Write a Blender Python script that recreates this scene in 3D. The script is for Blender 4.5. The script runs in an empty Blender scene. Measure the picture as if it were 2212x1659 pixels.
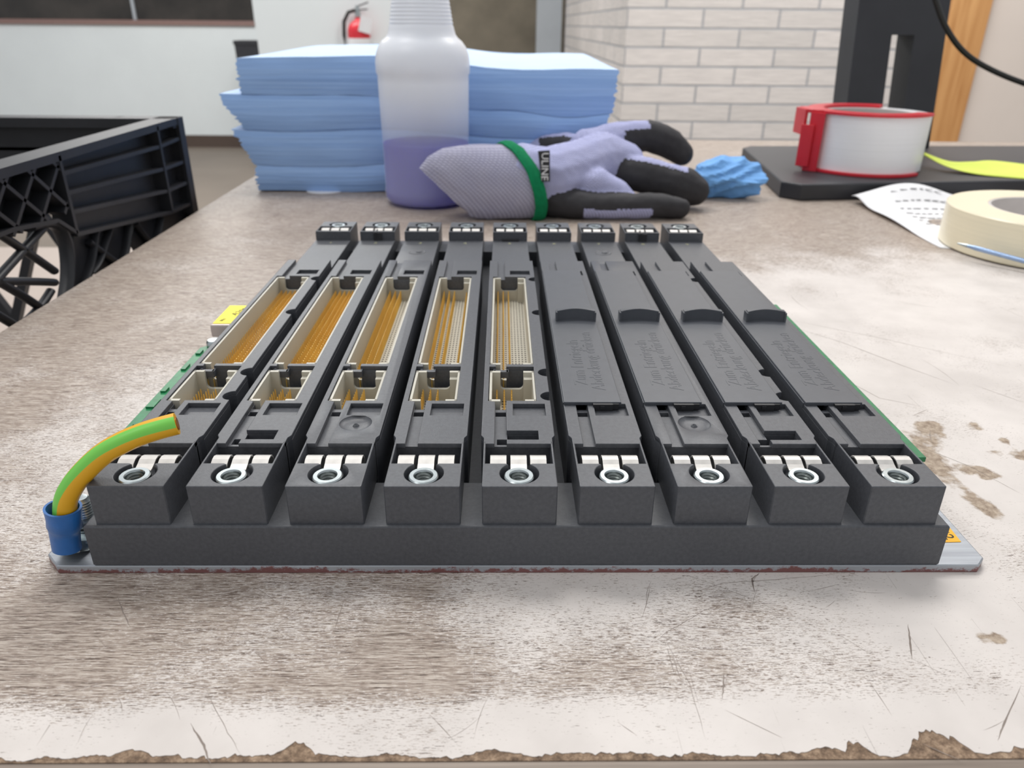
import bpy, bmesh, math, random
from mathutils import Vector, Matrix, noise
random.seed(7)
PI = math.pi
T = 900.0          # table top height above the floor, mm (all builders work in mm, z = 0 on the table top)
SC = bpy.context.scene
COL = SC.collection

# ------------------------------------------------------------------ camera
FPX, PITCH, YAW, ROLL = 1628.5364, 0.445357, 0.015782, 0.009228
CAM = Vector((110.325, -160.867, 132.999))
cp_, sp_ = math.cos(PITCH), math.sin(PITCH)
F_ = Vector((math.sin(YAW)*cp_, math.cos(YAW)*cp_, -sp_))
R0 = Vector((math.cos(YAW), -math.sin(YAW), 0)); U0 = R0.cross(F_)
R_ = math.cos(ROLL)*R0 + math.sin(ROLL)*U0
U_ = -math.sin(ROLL)*R0 + math.cos(ROLL)*U0
cd = bpy.data.cameras.new('camera'); cam = bpy.data.objects.new('camera', cd); COL.objects.link(cam)
cd.sensor_width = 36; cd.lens = FPX/2212*36; cd.clip_start = 0.01; cd.clip_end = 60
M = Matrix.Identity(4)
for i in range(3):
    M[i][0] = R_[i]; M[i][1] = U_[i]; M[i][2] = -F_[i]
M[0][3], M[1][3], M[2][3] = CAM.x/1000, CAM.y/1000, (CAM.z+T)/1000
cam.matrix_world = M
cd.dof.use_dof = True; cd.dof.focus_distance = 0.215; cd.dof.aperture_fstop = 23
SC.camera = cam

def at(u, v, axis, val):
    d = F_ + R_*((u-1106)/FPX) - U_*((v-829.5)/FPX)
    return CAM + d*((val-CAM[axis])/d[axis])

# ------------------------------------------------------------------ light
SC.view_settings.view_transform = 'Standard'; SC.view_settings.look = 'None'
SC.view_settings.gamma = 1; SC.view_settings.use_curve_mapping = False
SC.view_settings.exposure = 0.0
w = bpy.data.worlds.new('room_light'); SC.world = w; w.use_nodes = True
w.node_tree.nodes['Background'].inputs[0].default_value = (0.95, 0.97, 1.0, 1)
w.node_tree.nodes['Background'].inputs[1].default_value = 0.66
def area(name, x, y, z, sx, sy, p, col=(1, 0.98, 0.95), tgt=None):
    l = bpy.data.lights.new(name, 'AREA'); l.shape = 'RECTANGLE'; l.size = sx; l.size_y = sy
    l.energy = p; l.color = col
    o = bpy.data.objects.new(name, l); COL.objects.link(o); o.location = (x, y, z)
    if tgt:
        o.rotation_euler = (Vector(tgt)-Vector((x, y, z))).to_track_quat('-Z', 'Y').to_euler()
    return o
area('ceiling_lamp_over_bench', -0.3, 1.0, 2.9, 1.2, 0.5, 26)
area('ceiling_lamp_over_bench_rear', 0.9, 2.2, 2.9, 1.2, 0.5, 27)
area('ceiling_lamp_front_left', -1.2, -0.6, 2.9, 1.2, 0.5, 10)
area('ceiling_lamp_far', -1.5, 4.6, 2.9, 2.0, 0.9, 105)
area('ceiling_lamp_brick', 1.2, 1.6, 2.9, 1.2, 0.4, 26, tgt=(1.2, 2.9, 1.0))

# ------------------------------------------------------------------ materials
def lin(c):
    return tuple((x/255/12.92 if x/255 <= 0.04045 else ((x/255+0.055)/1.055)**2.4) for x in c) + (1,)
class NT:
    def __init__(s, name):
        s.m = bpy.data.materials.new(name); s.m.use_nodes = True; s.t = s.m.node_tree
        s.b = s.t.nodes['Principled BSDF']; s.out = s.t.nodes['Material Output']
    def n(s, typ, **k):
        x = s.t.nodes.new(typ)
        for a, b in k.items():
            if a.startswith('i_'):
                key = a[2:]
                x.inputs[int(key) if key.isdigit() else key.replace('_', ' ')].default_value = b
            else: setattr(x, a, b)
        return x
    def l(s, a, b): s.t.links.new(a, b)
    def co(s, scale=(1, 1, 1), rot=(0, 0, 0), loc=(0, 0, 0)):
        tc = s.n('ShaderNodeTexCoord'); mp = s.n('ShaderNodeMapping')
        mp.inputs['Scale'].default_value = scale; mp.inputs['Rotation'].default_value = rot; mp.inputs['Location'].default_value = loc
        s.l(tc.outputs['Object'], mp.inputs[0]); return mp.outputs[0]
    def noise(s, vec, scale, detail=4, rough=.55, dist=0):
        x = s.n('ShaderNodeTexNoise'); x.inputs['Scale'].default_value = scale; x.inputs['Detail'].default_value = detail
        x.inputs['Roughness'].default_value = rough; x.inputs['Distortion'].default_value = dist
        s.l(vec, x.inputs['Vector']); return x.outputs['Fac']
    def math(s, op, a, b=None, c=None, clamp=False):
        x = s.n('ShaderNodeMath', operation=op, use_clamp=clamp)
        for i, v in enumerate((a, b, c)):
            if v is None: continue
            if isinstance(v, (int, float)): x.inputs[i].default_value = v
            else: s.l(v, x.inputs[i])
        return x.outputs[0]
    def ramp(s, fac, stops):
        x = s.n('ShaderNodeValToRGB'); e = x.color_ramp.elements
        while len(e) < len(stops): e.new(0.5)
        for i, (p, c) in enumerate(stops): e[i].position = p; e[i].color = c if len(c) == 4 else tuple(c)+(1,)
        s.l(fac, x.inputs[0]); return x.outputs[0]
    def mix(s, f, a, b, blend='MIX'):
        x = s.n('ShaderNodeMix', data_type='RGBA', blend_type=blend)
        for i, v in ((0, f), (6, a), (7, b)):
            if isinstance(v, (int, float)): x.inputs[i].default_value = v
            elif isinstance(v, tuple): x.inputs[i].default_value = v
            else: s.l(v, x.inputs[i])
        return x.outputs[2]
    def bump(s, h, strength=.3, dist=.0005):
        x = s.n('ShaderNodeBump'); x.inputs['Strength'].default_value = strength; x.inputs['Distance'].default_value = dist
        s.l(h, x.inputs['Height']); s.l(x.outputs[0], s.b.inputs['Normal'])
def plain(name, rgb, rough=.5, metal=0, var=.08, vs=60, bump=0, bs=800, spec=.5, bdist=.0003):
    q = NT(name); v = q.co(); c = lin(rgb)
    f = q.noise(v, vs, 5)
    q.l(q.ramp(f, [(.3, tuple(x*(1-var) for x in c[:3])), (.7, tuple(min(1, x*(1+var)) for x in c[:3]))]), q.b.inputs['Base Color'])
    q.b.inputs['Roughness'].default_value = rough; q.b.inputs['Metallic'].default_value = metal
    q.b.inputs['Specular IOR Level'].default_value = spec
    if bump: q.bump(q.noise(v, bs, 3), bump, bdist)
    return q.m
MT = {}
MT['housing'] = plain('charcoal_plastic', (74, 76, 81), .42, var=.16, vs=900, bump=.35, bs=2500, bdist=.00012, spec=.5)
MT['housing2'] = plain('smooth_charcoal_plastic', (74, 77, 83), .40, var=.06, vs=300, bump=.2, bs=3000, bdist=.0001)
MT['dark'] = plain('black_plastic', (34, 34, 37), .5, var=.1)
MT['shell'] = plain('cream_connector_plastic', (186, 182, 169), .45, var=.04)
MT['gold'] = plain('gold_pin', (252, 208, 118), .34, metal=.5, var=.1)
MT['zinc'] = plain('zinc_plated_steel', (172, 180, 182), .3, metal=1, var=.12, vs=400)
MT['bore'] = plain('shaded_thread_steel', (120, 126, 124), .35, metal=1, var=.2, vs=600)  # darker than the insert's zinc: shade inside the hole put into the colour
MT['tin'] = plain('tin_plated_spring', (192, 189, 185), .45, metal=.5, var=.06, vs=600)
MT['green'] = plain('circuit_board_green', (22, 118, 70), .4, var=.25, vs=300)
MT['digit'] = plain('pale_printed_digit', (150, 150, 118), .6)
MT['white_wall'] = plain('white_wall_paint', (228, 234, 235), .75, var=.02, vs=3)
MT['right_wall'] = plain('warm_white_wall_paint', (216, 204, 194), .75, var=.03, vs=3)
MT['black_plastic'] = plain('matte_black_plastic', (44, 45, 50), .5, var=.12, vs=30, bump=.2, bs=900)
MT['crate'] = plain('crate_black_plastic', (38, 39, 43), .42, var=.25, vs=25, bump=.2, bs=500)
MT['red'] = plain('red_plastic', (205, 38, 52), .35, var=.06)
MT['blue_sleeve'] = plain('blue_crimp_plastic', (38, 100, 168), .35, var=.1, vs=200, bump=.25, bs=500)
MT['yellow_label'] = plain('yellow_label', (244, 228, 20), .5, var=.02)
MT['orange_label'] = plain('orange_label', (246, 182, 24), .5, var=.04)
MT['ink'] = plain('black_ink', (30, 28, 26), .6)
MT['grey_ink'] = plain('faded_grey_print', (120, 120, 124), .7)
MT['scratch'] = plain('dirty_scratch', (134, 122, 114), .7, var=.2, vs=400)
MT['note'] = plain('lime_sticky_note', (214, 228, 96), .7, var=.04)
MT['cable'] = plain('black_cable', (22, 24, 22), .45)
MT['brown_wall'] = plain('brown_wall_panel', (122, 114, 100), .8, var=.25, vs=3)
MT['post'] = plain('grey_steel_paint', (176, 182, 188), .5, var=.04, vs=4)
MT['cart'] = plain('cart_beige_laminate', (168, 155, 146), .6, var=.05, vs=8)
MT['floor'] = plain('taupe_floor', (122, 112, 102), .55, var=.10, vs=2.2)
MT['baseboard'] = plain('dark_brown_baseboard', (84, 70, 62), .6)
MT['glass_dark'] = plain('dark_window_pane', (52, 48, 44), .25, var=.55, vs=2.5)
MT['sill'] = plain('red_brown_sill', (138, 112, 106), .7)
MT['battery'] = plain('brushed_can', (188, 176, 172), .4, metal=.6, var=.15)

# worn laminate table top, wear comes from the vertex attribute 'wear' (0 = intact grain, 1 = worn white)
def mat_laminate():
    q = NT('worn_wood_grain_laminate')
    at_ = q.n('ShaderNodeAttribute', attribute_name='wear')
    wear = at_.outputs['Fac']
    at2 = q.n('ShaderNodeAttribute', attribute_name='chip'); chip = at2.outputs['Fac']
    g1 = q.noise(q.co((90, 2300, 1)), 1.0, 6, .72, .1)            # long fine streaks along x
    g2 = q.noise(q.co((330, 4300, 1), loc=(3, 1, 0)), 1.0, 4, .7)
    g3 = q.noise(q.co((1000, 3400, 1), loc=(9, 4, 0)), 1.0, 5, .75)   # short specks
    blot = q.noise(q.co(loc=(4, 2, 0)), 28, 6, .6)
    grain = q.math('ADD', q.math('MULTIPLY', g1, .55), q.math('MULTIPLY', g2, .45))
    base = q.ramp(grain, [(.40, lin((80, 67, 60))), (.48, lin((147, 132, 121))), (.57, lin((192, 181, 170)))])
    white = q.ramp(q.noise(q.co(), 35, 4), [(.3, lin((200, 193, 188))), (.7, lin((218, 211, 206)))])
    # worn mask: wear + streak noise
    s = q.math('ADD', q.math('MULTIPLY', q.math('SUBTRACT', g2, .5), 2.1), q.math('MULTIPLY', q.math('SUBTRACT', g3, .5), 2.3))
    s = q.math('ADD', s, q.math('MULTIPLY', q.math('SUBTRACT', blot, .5), 1.5))
    m = q.math('ADD', q.math('SUBTRACT', wear, .5), s)
    m = q.math('ADD', q.math('MULTIPLY', m, 6.5), .5, clamp=True)
    col = q.mix(m, base, white)
    # scratches, two directions
    for rot, sc, th in (((0, 0, .5), (2600, 16, 1), .735), ((0, 0, -.9), (2200, 20, 1), .74), ((0, 0, 1.25), (2400, 14, 1), .745)):
        k = q.noise(q.co(sc, rot), 1.0, 2, .5)
        gate = q.math('GREATER_THAN', q.noise(q.co(loc=(rot[2]*7, 3, 1)), 22, 2), .56)
        k = q.math('MULTIPLY', q.math('GREATER_THAN', k, th), gate)
        col = q.mix(q.math('MULTIPLY', k, .6), col, lin((120, 108, 100)))
    dirt = q.math('GREATER_THAN', q.noise(q.co((1, 1.6, 1), loc=(1, 7, 0)), 420, 3, .7), .72)
    col = q.mix(q.math('MULTIPLY', dirt, .45), col, lin((116, 96, 88)))
    # chipped tan patches
    cm = q.math('ADD', q.math('MULTIPLY', q.math('SUBTRACT', chip, .5), 1.2), q.math('SUBTRACT', q.noise(q.co(), 130, 6, .65), .5))
    cm = q.math('ADD', q.math('MULTIPLY', cm, 6), .2, clamp=True)
    chipc = q.ramp(q.noise(q.co(), 420, 5, .7), [(.35, lin((128, 110, 94))), (.65, lin((182, 166, 148)))])
    col = q.mix(cm, col, chipc)
    q.l(col, q.b.inputs['Base Color'])
    q.l(q.ramp(grain, [(.3, (.52, .52, .52)), (.7, (.42, .42, .42))]), q.b.inputs['Roughness'])
    q.b.inputs['Specular IOR Level'].default_value = .22
    q.bump(grain, .12, .0002)
    return q.m
MT['laminate'] = mat_laminate()
def mat_chipboard():
    q = NT('chipboard_core'); v = q.co((1, 1, 2))
    c = q.ramp(q.noise(v, 520, 6, .75), [(.32, lin((88, 70, 56))), (.5, lin((142, 118, 96))), (.68, lin((190, 164, 138)))])
    q.l(c, q.b.inputs['Base Color']); q.b.inputs['Roughness'].default_value = .8
    q.bump(q.noise(v, 700, 5, .7), .9, .0012); return q.m
MT['core'] = mat_chipboard()
def mat_band():
    q = NT('table_edge_band'); v = q.co((8, 300, 300))
    c = q.ramp(q.noise(v, 1, 6, .7), [(.3, lin((112, 99, 88))), (.7, lin((162, 148, 135)))])
    q.l(c, q.b.inputs['Base Color']); q.b.inputs['Roughness'].default_value = .5; return q.m
MT['band'] = mat_band()
def mat_plate():
    q = NT('plate_steel_with_rust'); v = q.co()
    ge = q.n('ShaderNodeNewGeometry'); sx = q.n('ShaderNodeSeparateXYZ'); q.l(ge.outputs['Normal'], sx.inputs[0])
    front = q.math('LESS_THAN', sx.outputs['Y'], -.6)
    f = q.noise(q.co((1, 1, 1.5)), 420, 6, .7)
    big = q.noise(v, 30, 3)
    sz = q.n('ShaderNodeSeparateXYZ'); q.l(v, sz.inputs[0])
    f = q.math('SUBTRACT', f, q.math('MULTIPLY', q.math('SUBTRACT', sz.outputs['Z'], .0010), 150))
    r = q.math('MULTIPLY', q.math('MULTIPLY', q.math('ADD', q.math('MULTIPLY', q.math('SUBTRACT', q.math('ADD', f, q.math('MULTIPLY', big, .8)), .83), 9), .2, clamp=True), front), .85)
    base = q.ramp(q.noise(q.co((2, 60, 1)), 12, 4), [(.3, lin((146, 150, 156))), (.7, lin((170, 174, 180)))])
    q.l(q.mix(r, base, lin((118, 58, 52))), q.b.inputs['Base Color'])
    q.l(q.math('SUBTRACT', .75, q.math('MULTIPLY', front, .45)), q.b.inputs['Metallic'])
    q.b.inputs['Roughness'].default_value = .42
    return q.m
MT['plate'] = mat_plate()
def mat_brick(name, rot):
    q = NT(name)
    v = q.co((1, 1, 1), rot)
    b = q.n('ShaderNodeTexBrick'); q.l(v, b.inputs['Vector'])
    b.offset = .5; b.squash = 1
    b.inputs['Scale'].default_value = 1; b.inputs['Brick Width'].default_value = .2865; b.inputs['Row Height'].default_value = .0668
    b.inputs['Mortar Size'].default_value = .0042; b.inputs['Mortar Smooth'].default_value = .4; b.inputs['Bias'].default_value = 0
    b.inputs['Color1'].default_value = lin((226, 220, 216)); b.inputs['Color2'].default_value = lin((214, 209, 205)); b.inputs['Mortar'].default_value = lin((178, 180, 184))
    st = q.noise(q.co((9, 9, 130)), 1, 6, .7)
    c = q.mix(.45, b.outputs['Color'], q.ramp(st, [(.35, lin((186, 182, 180))), (.6, lin((236, 232, 228)))]), 'MULTIPLY')
    q.l(c, q.b.inputs['Base Color']); q.b.inputs['Roughness'].default_value = .8
    h = q.math('ADD', q.math('MULTIPLY', b.outputs['Fac'], -1), q.math('MULTIPLY', st, .35))
    q.bump(h, .8, .006)
    return q.m
MT['brick'] = mat_brick('painted_brick', (PI/2, 0, 0))
MT['brick_side'] = mat_brick('painted_brick_return', (PI/2, PI/2, 0))
def mat_wood():
    q = NT('oak_casing'); c = q.ramp(q.noise(q.co((40, 40, 2)), 1, 6, .6, .4), [(.3, lin((178, 122, 66))), (.7, lin((214, 162, 104)))])
    q.l(c, q.b.inputs['Base Color']); q.b.inputs['Roughness'].default_value = .45; return q.m
MT['wood'] = mat_wood()
def mat_knit(name, a, b, sx=900, rough=.95):
    q = NT(name); v = q.co()
    w1 = q.n('ShaderNodeTexWave', wave_type='BANDS', bands_direction='DIAGONAL'); q.l(v, w1.inputs[0])
    w1.inputs['Scale'].default_value = sx/6; w1.inputs['Distortion'].default_value = 1.2; w1.inputs['Detail'].default_value = 1
    w2 = q.n('ShaderNodeTexWave', wave_type='BANDS', bands_direction='Z'); q.l(v, w2.inputs[0])
    w2.inputs['Scale'].default_value = sx/5.4; w2.inputs['Distortion'].default_value = .8
    h = q.math('MULTIPLY', w1.outputs['Fac'], w2.outputs['Fac'])
    nz = q.noise(v, 60, 4)
    c = q.mix(nz, lin(a), lin(b)); c = q.mix(.6, c, q.ramp(h, [(0, lin((150, 150, 168))), (.6, (1, 1, 1))]), 'MULTIPLY')
    q.l(c, q.b.inputs['Base Color']); q.b.inputs['Roughness'].default_value = rough; q.b.inputs['Specular IOR Level'].default_value = .15
    q.bump(h, .7, .0008); return q.m
MT['knit'] = mat_knit('lavender_knit', (190, 194, 232), (208, 210, 242), 1600)
MT['knit_cuff'] = mat_knit('grey_lavender_rib_knit', (182, 182, 206), (202, 200, 214), 1100)
MT['coat'] = plain('black_latex_coating', (50, 49, 52), .72, var=.12, vs=200, bump=.5, bs=1200, bdist=.0004, spec=.35)
MT['green_hem'] = plain('green_hem_stitching', (14, 122, 78), .9, var=.15, vs=300, bump=.6, bs=1500, bdist=.0006, spec=.2)
def mat_towel():
    q = NT('blue_wipe_paper'); v = q.co()
    f = q.noise(q.co((5, 5, 700)), 1, 5, .6)
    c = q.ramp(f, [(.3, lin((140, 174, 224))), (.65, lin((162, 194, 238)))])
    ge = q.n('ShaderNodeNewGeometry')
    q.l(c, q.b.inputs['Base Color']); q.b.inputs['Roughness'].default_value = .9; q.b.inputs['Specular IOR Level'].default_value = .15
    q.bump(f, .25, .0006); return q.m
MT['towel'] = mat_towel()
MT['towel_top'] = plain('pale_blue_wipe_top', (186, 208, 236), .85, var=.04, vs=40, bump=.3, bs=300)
MT['rag'] = plain('blue_wipe_crumpled', (112, 166, 224), .8, var=.1, vs=60, bump=.3, bs=700)
def mat_headerfloor():
    q = NT('pin_field_plastic'); v = q.co()
    sp = q.n('ShaderNodeSeparateXYZ'); q.l(v, sp.inputs[0])
    def cell(o, p, wd):
        fr = q.math('FRACT', q.math('MULTIPLY', o, 1000.0/p)); return q.math('LESS_THAN', fr, wd)
    h = q.math('MULTIPLY', cell(sp.outputs['X'], 1.27, .52), cell(sp.outputs['Y'], 2.0, .5))
    q.l(q.mix(h, lin((188, 184, 170)), lin((74, 66, 58))), q.b.inputs['Base Color']); q.b.inputs['Roughness'].default_value = .5
    return q.m
MT['pinfloor'] = mat_headerfloor()
def mat_wire():
    q = NT('green_yellow_wire_insulation')
    a = q.n('ShaderNodeAttribute', attribute_name='stripe')
    q.l(q.ramp(a.outputs['Fac'], [(.915, lin((222, 166, 24))), (.93, lin((116, 200, 78)))]), q.b.inputs['Base Color'])
    q.b.inputs['Roughness'].default_value = .38; return q.m
MT['wire'] = mat_wire()
MT['copper'] = plain('cut_copper_strands', (170, 110, 50), .4, metal=.8, var=.3, vs=900)
def mat_shellbottle():
    q = NT('translucent_white_polyethylene')
    tr = q.n('ShaderNodeBsdfTransparent'); mx = q.n('ShaderNodeMixShader'); tl = q.n('ShaderNodeBsdfTranslucent'); mx2 = q.n('ShaderNodeMixShader')
    q.b.inputs['Base Color'].default_value = (.93, .95, .98, 1); q.b.inputs['Roughness'].default_value = .32
    tl.inputs[0].default_value = (.93, .95, 1, 1)
    mx2.inputs[0].default_value = .18; q.l(q.b.outputs[0], mx2.inputs[1]); q.l(tl.outputs[0], mx2.inputs[2])
    a = q.n('ShaderNodeAttribute', attribute_name='thin')
    q.l(q.math('ADD', .04, q.math('MULTIPLY', a.outputs['Fac'], .66)), mx.inputs[0]); q.l(mx2.outputs[0], mx.inputs[1]); q.l(tr.outputs[0], mx.inputs[2])
    tr.inputs[0].default_value = (.93, .95, 1, 1)
    q.l(mx.outputs[0], q.out.inputs[0]); return q.m
MT['bottle'] = mat_shellbottle()
def mat_liquid():
    q = NT('violet_cleaning_liquid'); q.b.inputs['Base Color'].default_value = (.12, .10, .58, 1)
    tl = q.n('ShaderNodeBsdfTranslucent'); tl.inputs[0].default_value = (.2, .16, .8, 1); mx = q.n('ShaderNodeMixShader')
    mx.inputs[0].default_value = .5; q.l(q.b.outputs[0], mx.inputs[1]); q.l(tl.outputs[0], mx.inputs[2]); q.l(mx.outputs[0], q.out.inputs[0])
    return q.m
MT['liquid'] = mat_liquid()
def mat_tape(name, rgb):
    q = NT(name); v = q.co()
    f = q.noise(q.co((1, 1, 260)), 6, 4)
    c = lin(rgb); q.l(q.ramp(f, [(.3, tuple(x*.93 for x in c[:3])), (.7, c)]), q.b.inputs['Base Color'])
    q.b.inputs['Roughness'].default_value = .3; return q.m
MT['clear_tape'] = mat_tape('wound_clear_tape', (240, 240, 242))
MT['masking'] = mat_tape('cream_masking_tape', (240, 230, 202))
MT['core_paper'] = plain('grey_card_core', (196, 190, 186), .7)
MT['paper'] = plain('white_paper', (232, 232, 234), .7, var=.02)
MT['penmetal'] = plain('blue_metal_pen', (150, 172, 205), .25, metal=.8, var=.2)

# ------------------------------------------------------------------ mesh helpers (mm)
class MB:
    def __init__(s): s.v = []; s.f = []; s.mi = []; s.sm = []
    def add(s, vs, fs, mi=0, smooth=False):
        n = len(s.v); s.v += [tuple(v) for v in vs]; s.f += [tuple(i+n for i in f) for f in fs]
        s.mi += [mi]*len(fs); s.sm += [smooth]*len(fs); return s
    def box(s, x0, x1, y0, y1, z0, z1, mi=0):
        vs = [(x, y, z) for z in (z0, z1) for y in (y0, y1) for x in (x0, x1)]
        return s.add(vs, [(0, 2, 3, 1), (4, 5, 7, 6), (0, 1, 5, 4), (2, 6, 7, 3), (0, 4, 6, 2), (1, 3, 7, 5)], mi)
    def loft(s, rings, mi=0, caps=(True, True), smooth=True, close=True):
        n = len(rings[0]); vs = [p for r in rings for p in r]; fs = []
        for i in range(len(rings)-1):
            for j in range(n if close else n-1):
                k = (j+1) % n; fs.append((i*n+j, i*n+k, (i+1)*n+k, (i+1)*n+j))
        s.add(vs, fs, mi, smooth)
        b = len(s.v)-len(vs)
        if caps[0]: s.f.append(tuple(b+j for j in reversed(range(n)))); s.mi.append(mi); s.sm.append(False)
        if caps[1]: s.f.append(tuple(b+(len(rings)-1)*n+j for j in range(n))); s.mi.append(mi); s.sm.append(False)
        return s
    def lathe(s, prof, cx=0, cy=0, n=48, mi=0, caps=(False, False), a0=0, a1=2*PI):
        full = abs(a1-a0-2*PI) < 1e-6; m = n if full else n+1
        rings = [[(cx+r*math.cos(a0+(a1-a0)*j/n), cy+r*math.sin(a0+(a1-a0)*j/n), z) for j in range(m)] for r, z in prof]
        return s.loft(rings, mi, caps, True, full)
    def cyl(s, cx, cy, z0, z1, r, n=24, mi=0):
        return s.lathe([(r, z0), (r, z1)], cx, cy, n, mi, (True, True))
    def tube(s, pts, rad, n=12, mi=0, caps=(True, True), ref=Vector((0, 0, 1)), smooth=True):
        pts = [Vector(p) for p in pts]; rings = []
        for i, p in enumerate(pts):
            t = (pts[min(i+1, len(pts)-1)]-pts[max(i-1, 0)]).normalized()
            a = t.cross(ref)
            if a.length < 1e-3: a = t.cross(Vector((1, 0, 0)))
            a.normalize(); b = a.cross(t).normalized()
            r = rad[i] if isinstance(rad, list) else rad
            rx, rz = r if isinstance(r, (list, tuple)) else (r, r)
            rings.append([p + a*(rx*math.cos(2*PI*j/n)) + b*(rz*math.sin(2*PI*j/n)) for j in range(n)])
        return s.loft(rings, mi, caps, smooth)
    def bar(s, p0, p1, w, h, mi=0, up=Vector((0, 0, 1))):
        p0 = Vector(p0); p1 = Vector(p1); t = (p1-p0).normalized(); a = t.cross(Vector(up)).normalized()*(w/2); b = a.cross(t).normalized()*(h/2)
        vs = [p0-a-b, p0+a-b, p0+a+b, p0-a+b, p1-a-b, p1+a-b, p1+a+b, p1-a+b]
        return s.add(vs, [(0, 1, 2, 3), (7, 6, 5, 4), (0, 4, 5, 1), (1, 5, 6, 2), (2, 6, 7, 3), (3, 7, 4, 0)], mi)
    def prism(s, poly, z0, z1, mi=0, holes=(), bevel=0):
        """extruded 2D outline with holes and bevelled rims (via a filled 2D curve)"""
        cu = bpy.data.curves.new('tmp', 'CURVE'); cu.dimensions = '2D'; cu.fill_mode = 'BOTH'
        for P in [poly]+list(holes):
            P = [p for i, p in enumerate(P) if (p[0]-P[i-1][0])**2+(p[1]-P[i-1][1])**2 > 1e-5]
            sp = cu.splines.new('POLY'); sp.points.add(len(P)-1); sp.use_cyclic_u = True
            for i, (x, y) in enumerate(P): sp.points[i].co = (x/10, y/10, 0, 1)
        cu.extrude = max((z1-z0)/20-bevel/10, 1e-4); cu.bevel_depth = bevel/10; cu.bevel_resolution = 1; cu.offset = -bevel/10
        ob = bpy.data.objects.new('tmp', cu); COL.objects.link(ob)
        me = bpy.data.meshes.new_from_object(ob.evaluated_get(bpy.context.evaluated_depsgraph_get()))
        zc = (z0+z1)/2
        s.add([(v.co.x*10, v.co.y*10, v.co.z*10+zc) for v in me.vertices], [tuple(p.vertices) for p in me.polygons], mi)
        bpy.data.objects.remove(ob); bpy.data.curves.remove(cu); bpy.data.meshes.remove(me)
        return s
    def text(s, body, size, loc, rotz=0, tilt=0, mi=0, extrude=.05, align='CENTER'):
        cu = bpy.data.curves.new('tmp', 'FONT'); cu.body = body; cu.size = size; cu.extrude = extrude; cu.align_x = align; cu.align_y = 'CENTER'
        cu.resolution_u = 2
        ob = bpy.data.objects.new('tmp', cu); COL.objects.link(ob)
        me = bpy.data.meshes.new_from_object(ob.evaluated_get(bpy.context.evaluated_depsgraph_get()))
        R = Matrix.Rotation(rotz, 4, 'Z') @ Matrix.Rotation(tilt, 4, 'X')
        s.add([tuple((R @ v.co)+Vector(loc)) for v in me.vertices], [tuple(p.vertices) for p in me.polygons], mi)
        bpy.data.objects.remove(ob); bpy.data.curves.remove(cu); bpy.data.meshes.remove(me)
        return s
def obj(name, mb, mats, parent=None, loc=(0, 0, 0), merge=True, bevel=0, world=True):
    """one mesh object; coordinates in mm; loc in mm (table frame when top-level, local when a child)"""
    me = bpy.data.meshes.new(name)
    me.from_pydata([(x/1000, y/1000, z/1000) for x, y, z in mb.v], [], mb.f)
    if not isinstance(mats, (list, tuple)): mats = [mats]
    for m in mats: me.materials.append(MT[m] if isinstance(m, str) else m)
    me.polygons.foreach_set('material_index', mb.mi); me.polygons.foreach_set('use_smooth', mb.sm); me.update()
    if merge:
        bm = bmesh.new(); bm.from_mesh(me); bmesh.ops.remove_doubles(bm, verts=bm.verts, dist=1e-6)
        bmesh.ops.recalc_face_normals(bm, faces=bm.faces); bm.to_mesh(me); bm.free()
    if any(mb.sm): me.set_sharp_from_angle(angle=.75)
    o = bpy.data.objects.new(name, me); COL.objects.link(o)
    if parent is not None: o.parent = parent; o.location = Vector(loc)/1000
    else: o.location = (loc[0]/1000, loc[1]/1000, (loc[2]+T)/1000)
    if bevel:
        b = o.modifiers.new('bevel', 'BEVEL'); b.width = bevel/1000; b.segments = 2; b.limit_method = 'ANGLE'; b.angle_limit = .6
    return o
def tag(o, label=None, cat=None, group=None, kind=None):
    if label: o['label'] = label
    if cat: o['category'] = cat
    if group: o['group'] = group
    if kind: o['kind'] = kind
    return o
def thing(name, loc, label, cat, group=None, rz=0):
    o = bpy.data.objects.new(name, None); COL.objects.link(o); o.empty_display_size = .02
    o.location = (loc[0]/1000, loc[1]/1000, (loc[2]+T)/1000); o.rotation_euler = (0, 0, rz)
    return tag(o, label, cat, group)
def struct(name, mb, mats, **k): return tag(obj(name, mb, mats, **k), kind='structure')
def copy_tree(o, parent=None):
    c = o.copy(); COL.objects.link(c); c.parent = parent
    for ch in list(o.children): copy_tree(ch, c)
    return c
def arc(cx, cy, r, a0, a1, n=16): return [(cx+r*math.cos(a0+(a1-a0)*i/n), cy+r*math.sin(a0+(a1-a0)*i/n)) for i in range(n+1)]

# ================================================================== room
struct('floor', MB().box(-7000, 4000, -2500, 9000, -960, -900), 'floor')
# far left wall with a dark internal window
b = MB(); yb = 7000
zs = at(300, 53, 1, yb).z
wx = at(549, 40, 1, yb).x
b.box(-7000, -1500, yb, yb+120, -900, zs); b.box(wx, -1500, yb, yb+120, zs, 2000); b.box(-7000, wx, yb, yb+120, 1300, 2000)
struct('wall_back', b, 'white_wall')
g = struct('window_1', MB().box(-7000, wx, yb+60, yb+70, zs, 1300), 'glass_dark')
s_ = MB().box(-7000, wx, yb-20, yb+60, zs-4, zs+36); obj('window_sill', s_, 'sill', g, (0, 0, 0))
m_ = MB(); xm = at(283, 20, 1, yb).x; m_.box(xm-12, xm+12, yb+40, yb+62, zs+36, 1300); obj('window_mullion', m_, 'post', g)
struct('baseboard_back', MB().box(-7000, -1500, yb-14, yb, -900, -797), 'baseboard')
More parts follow.
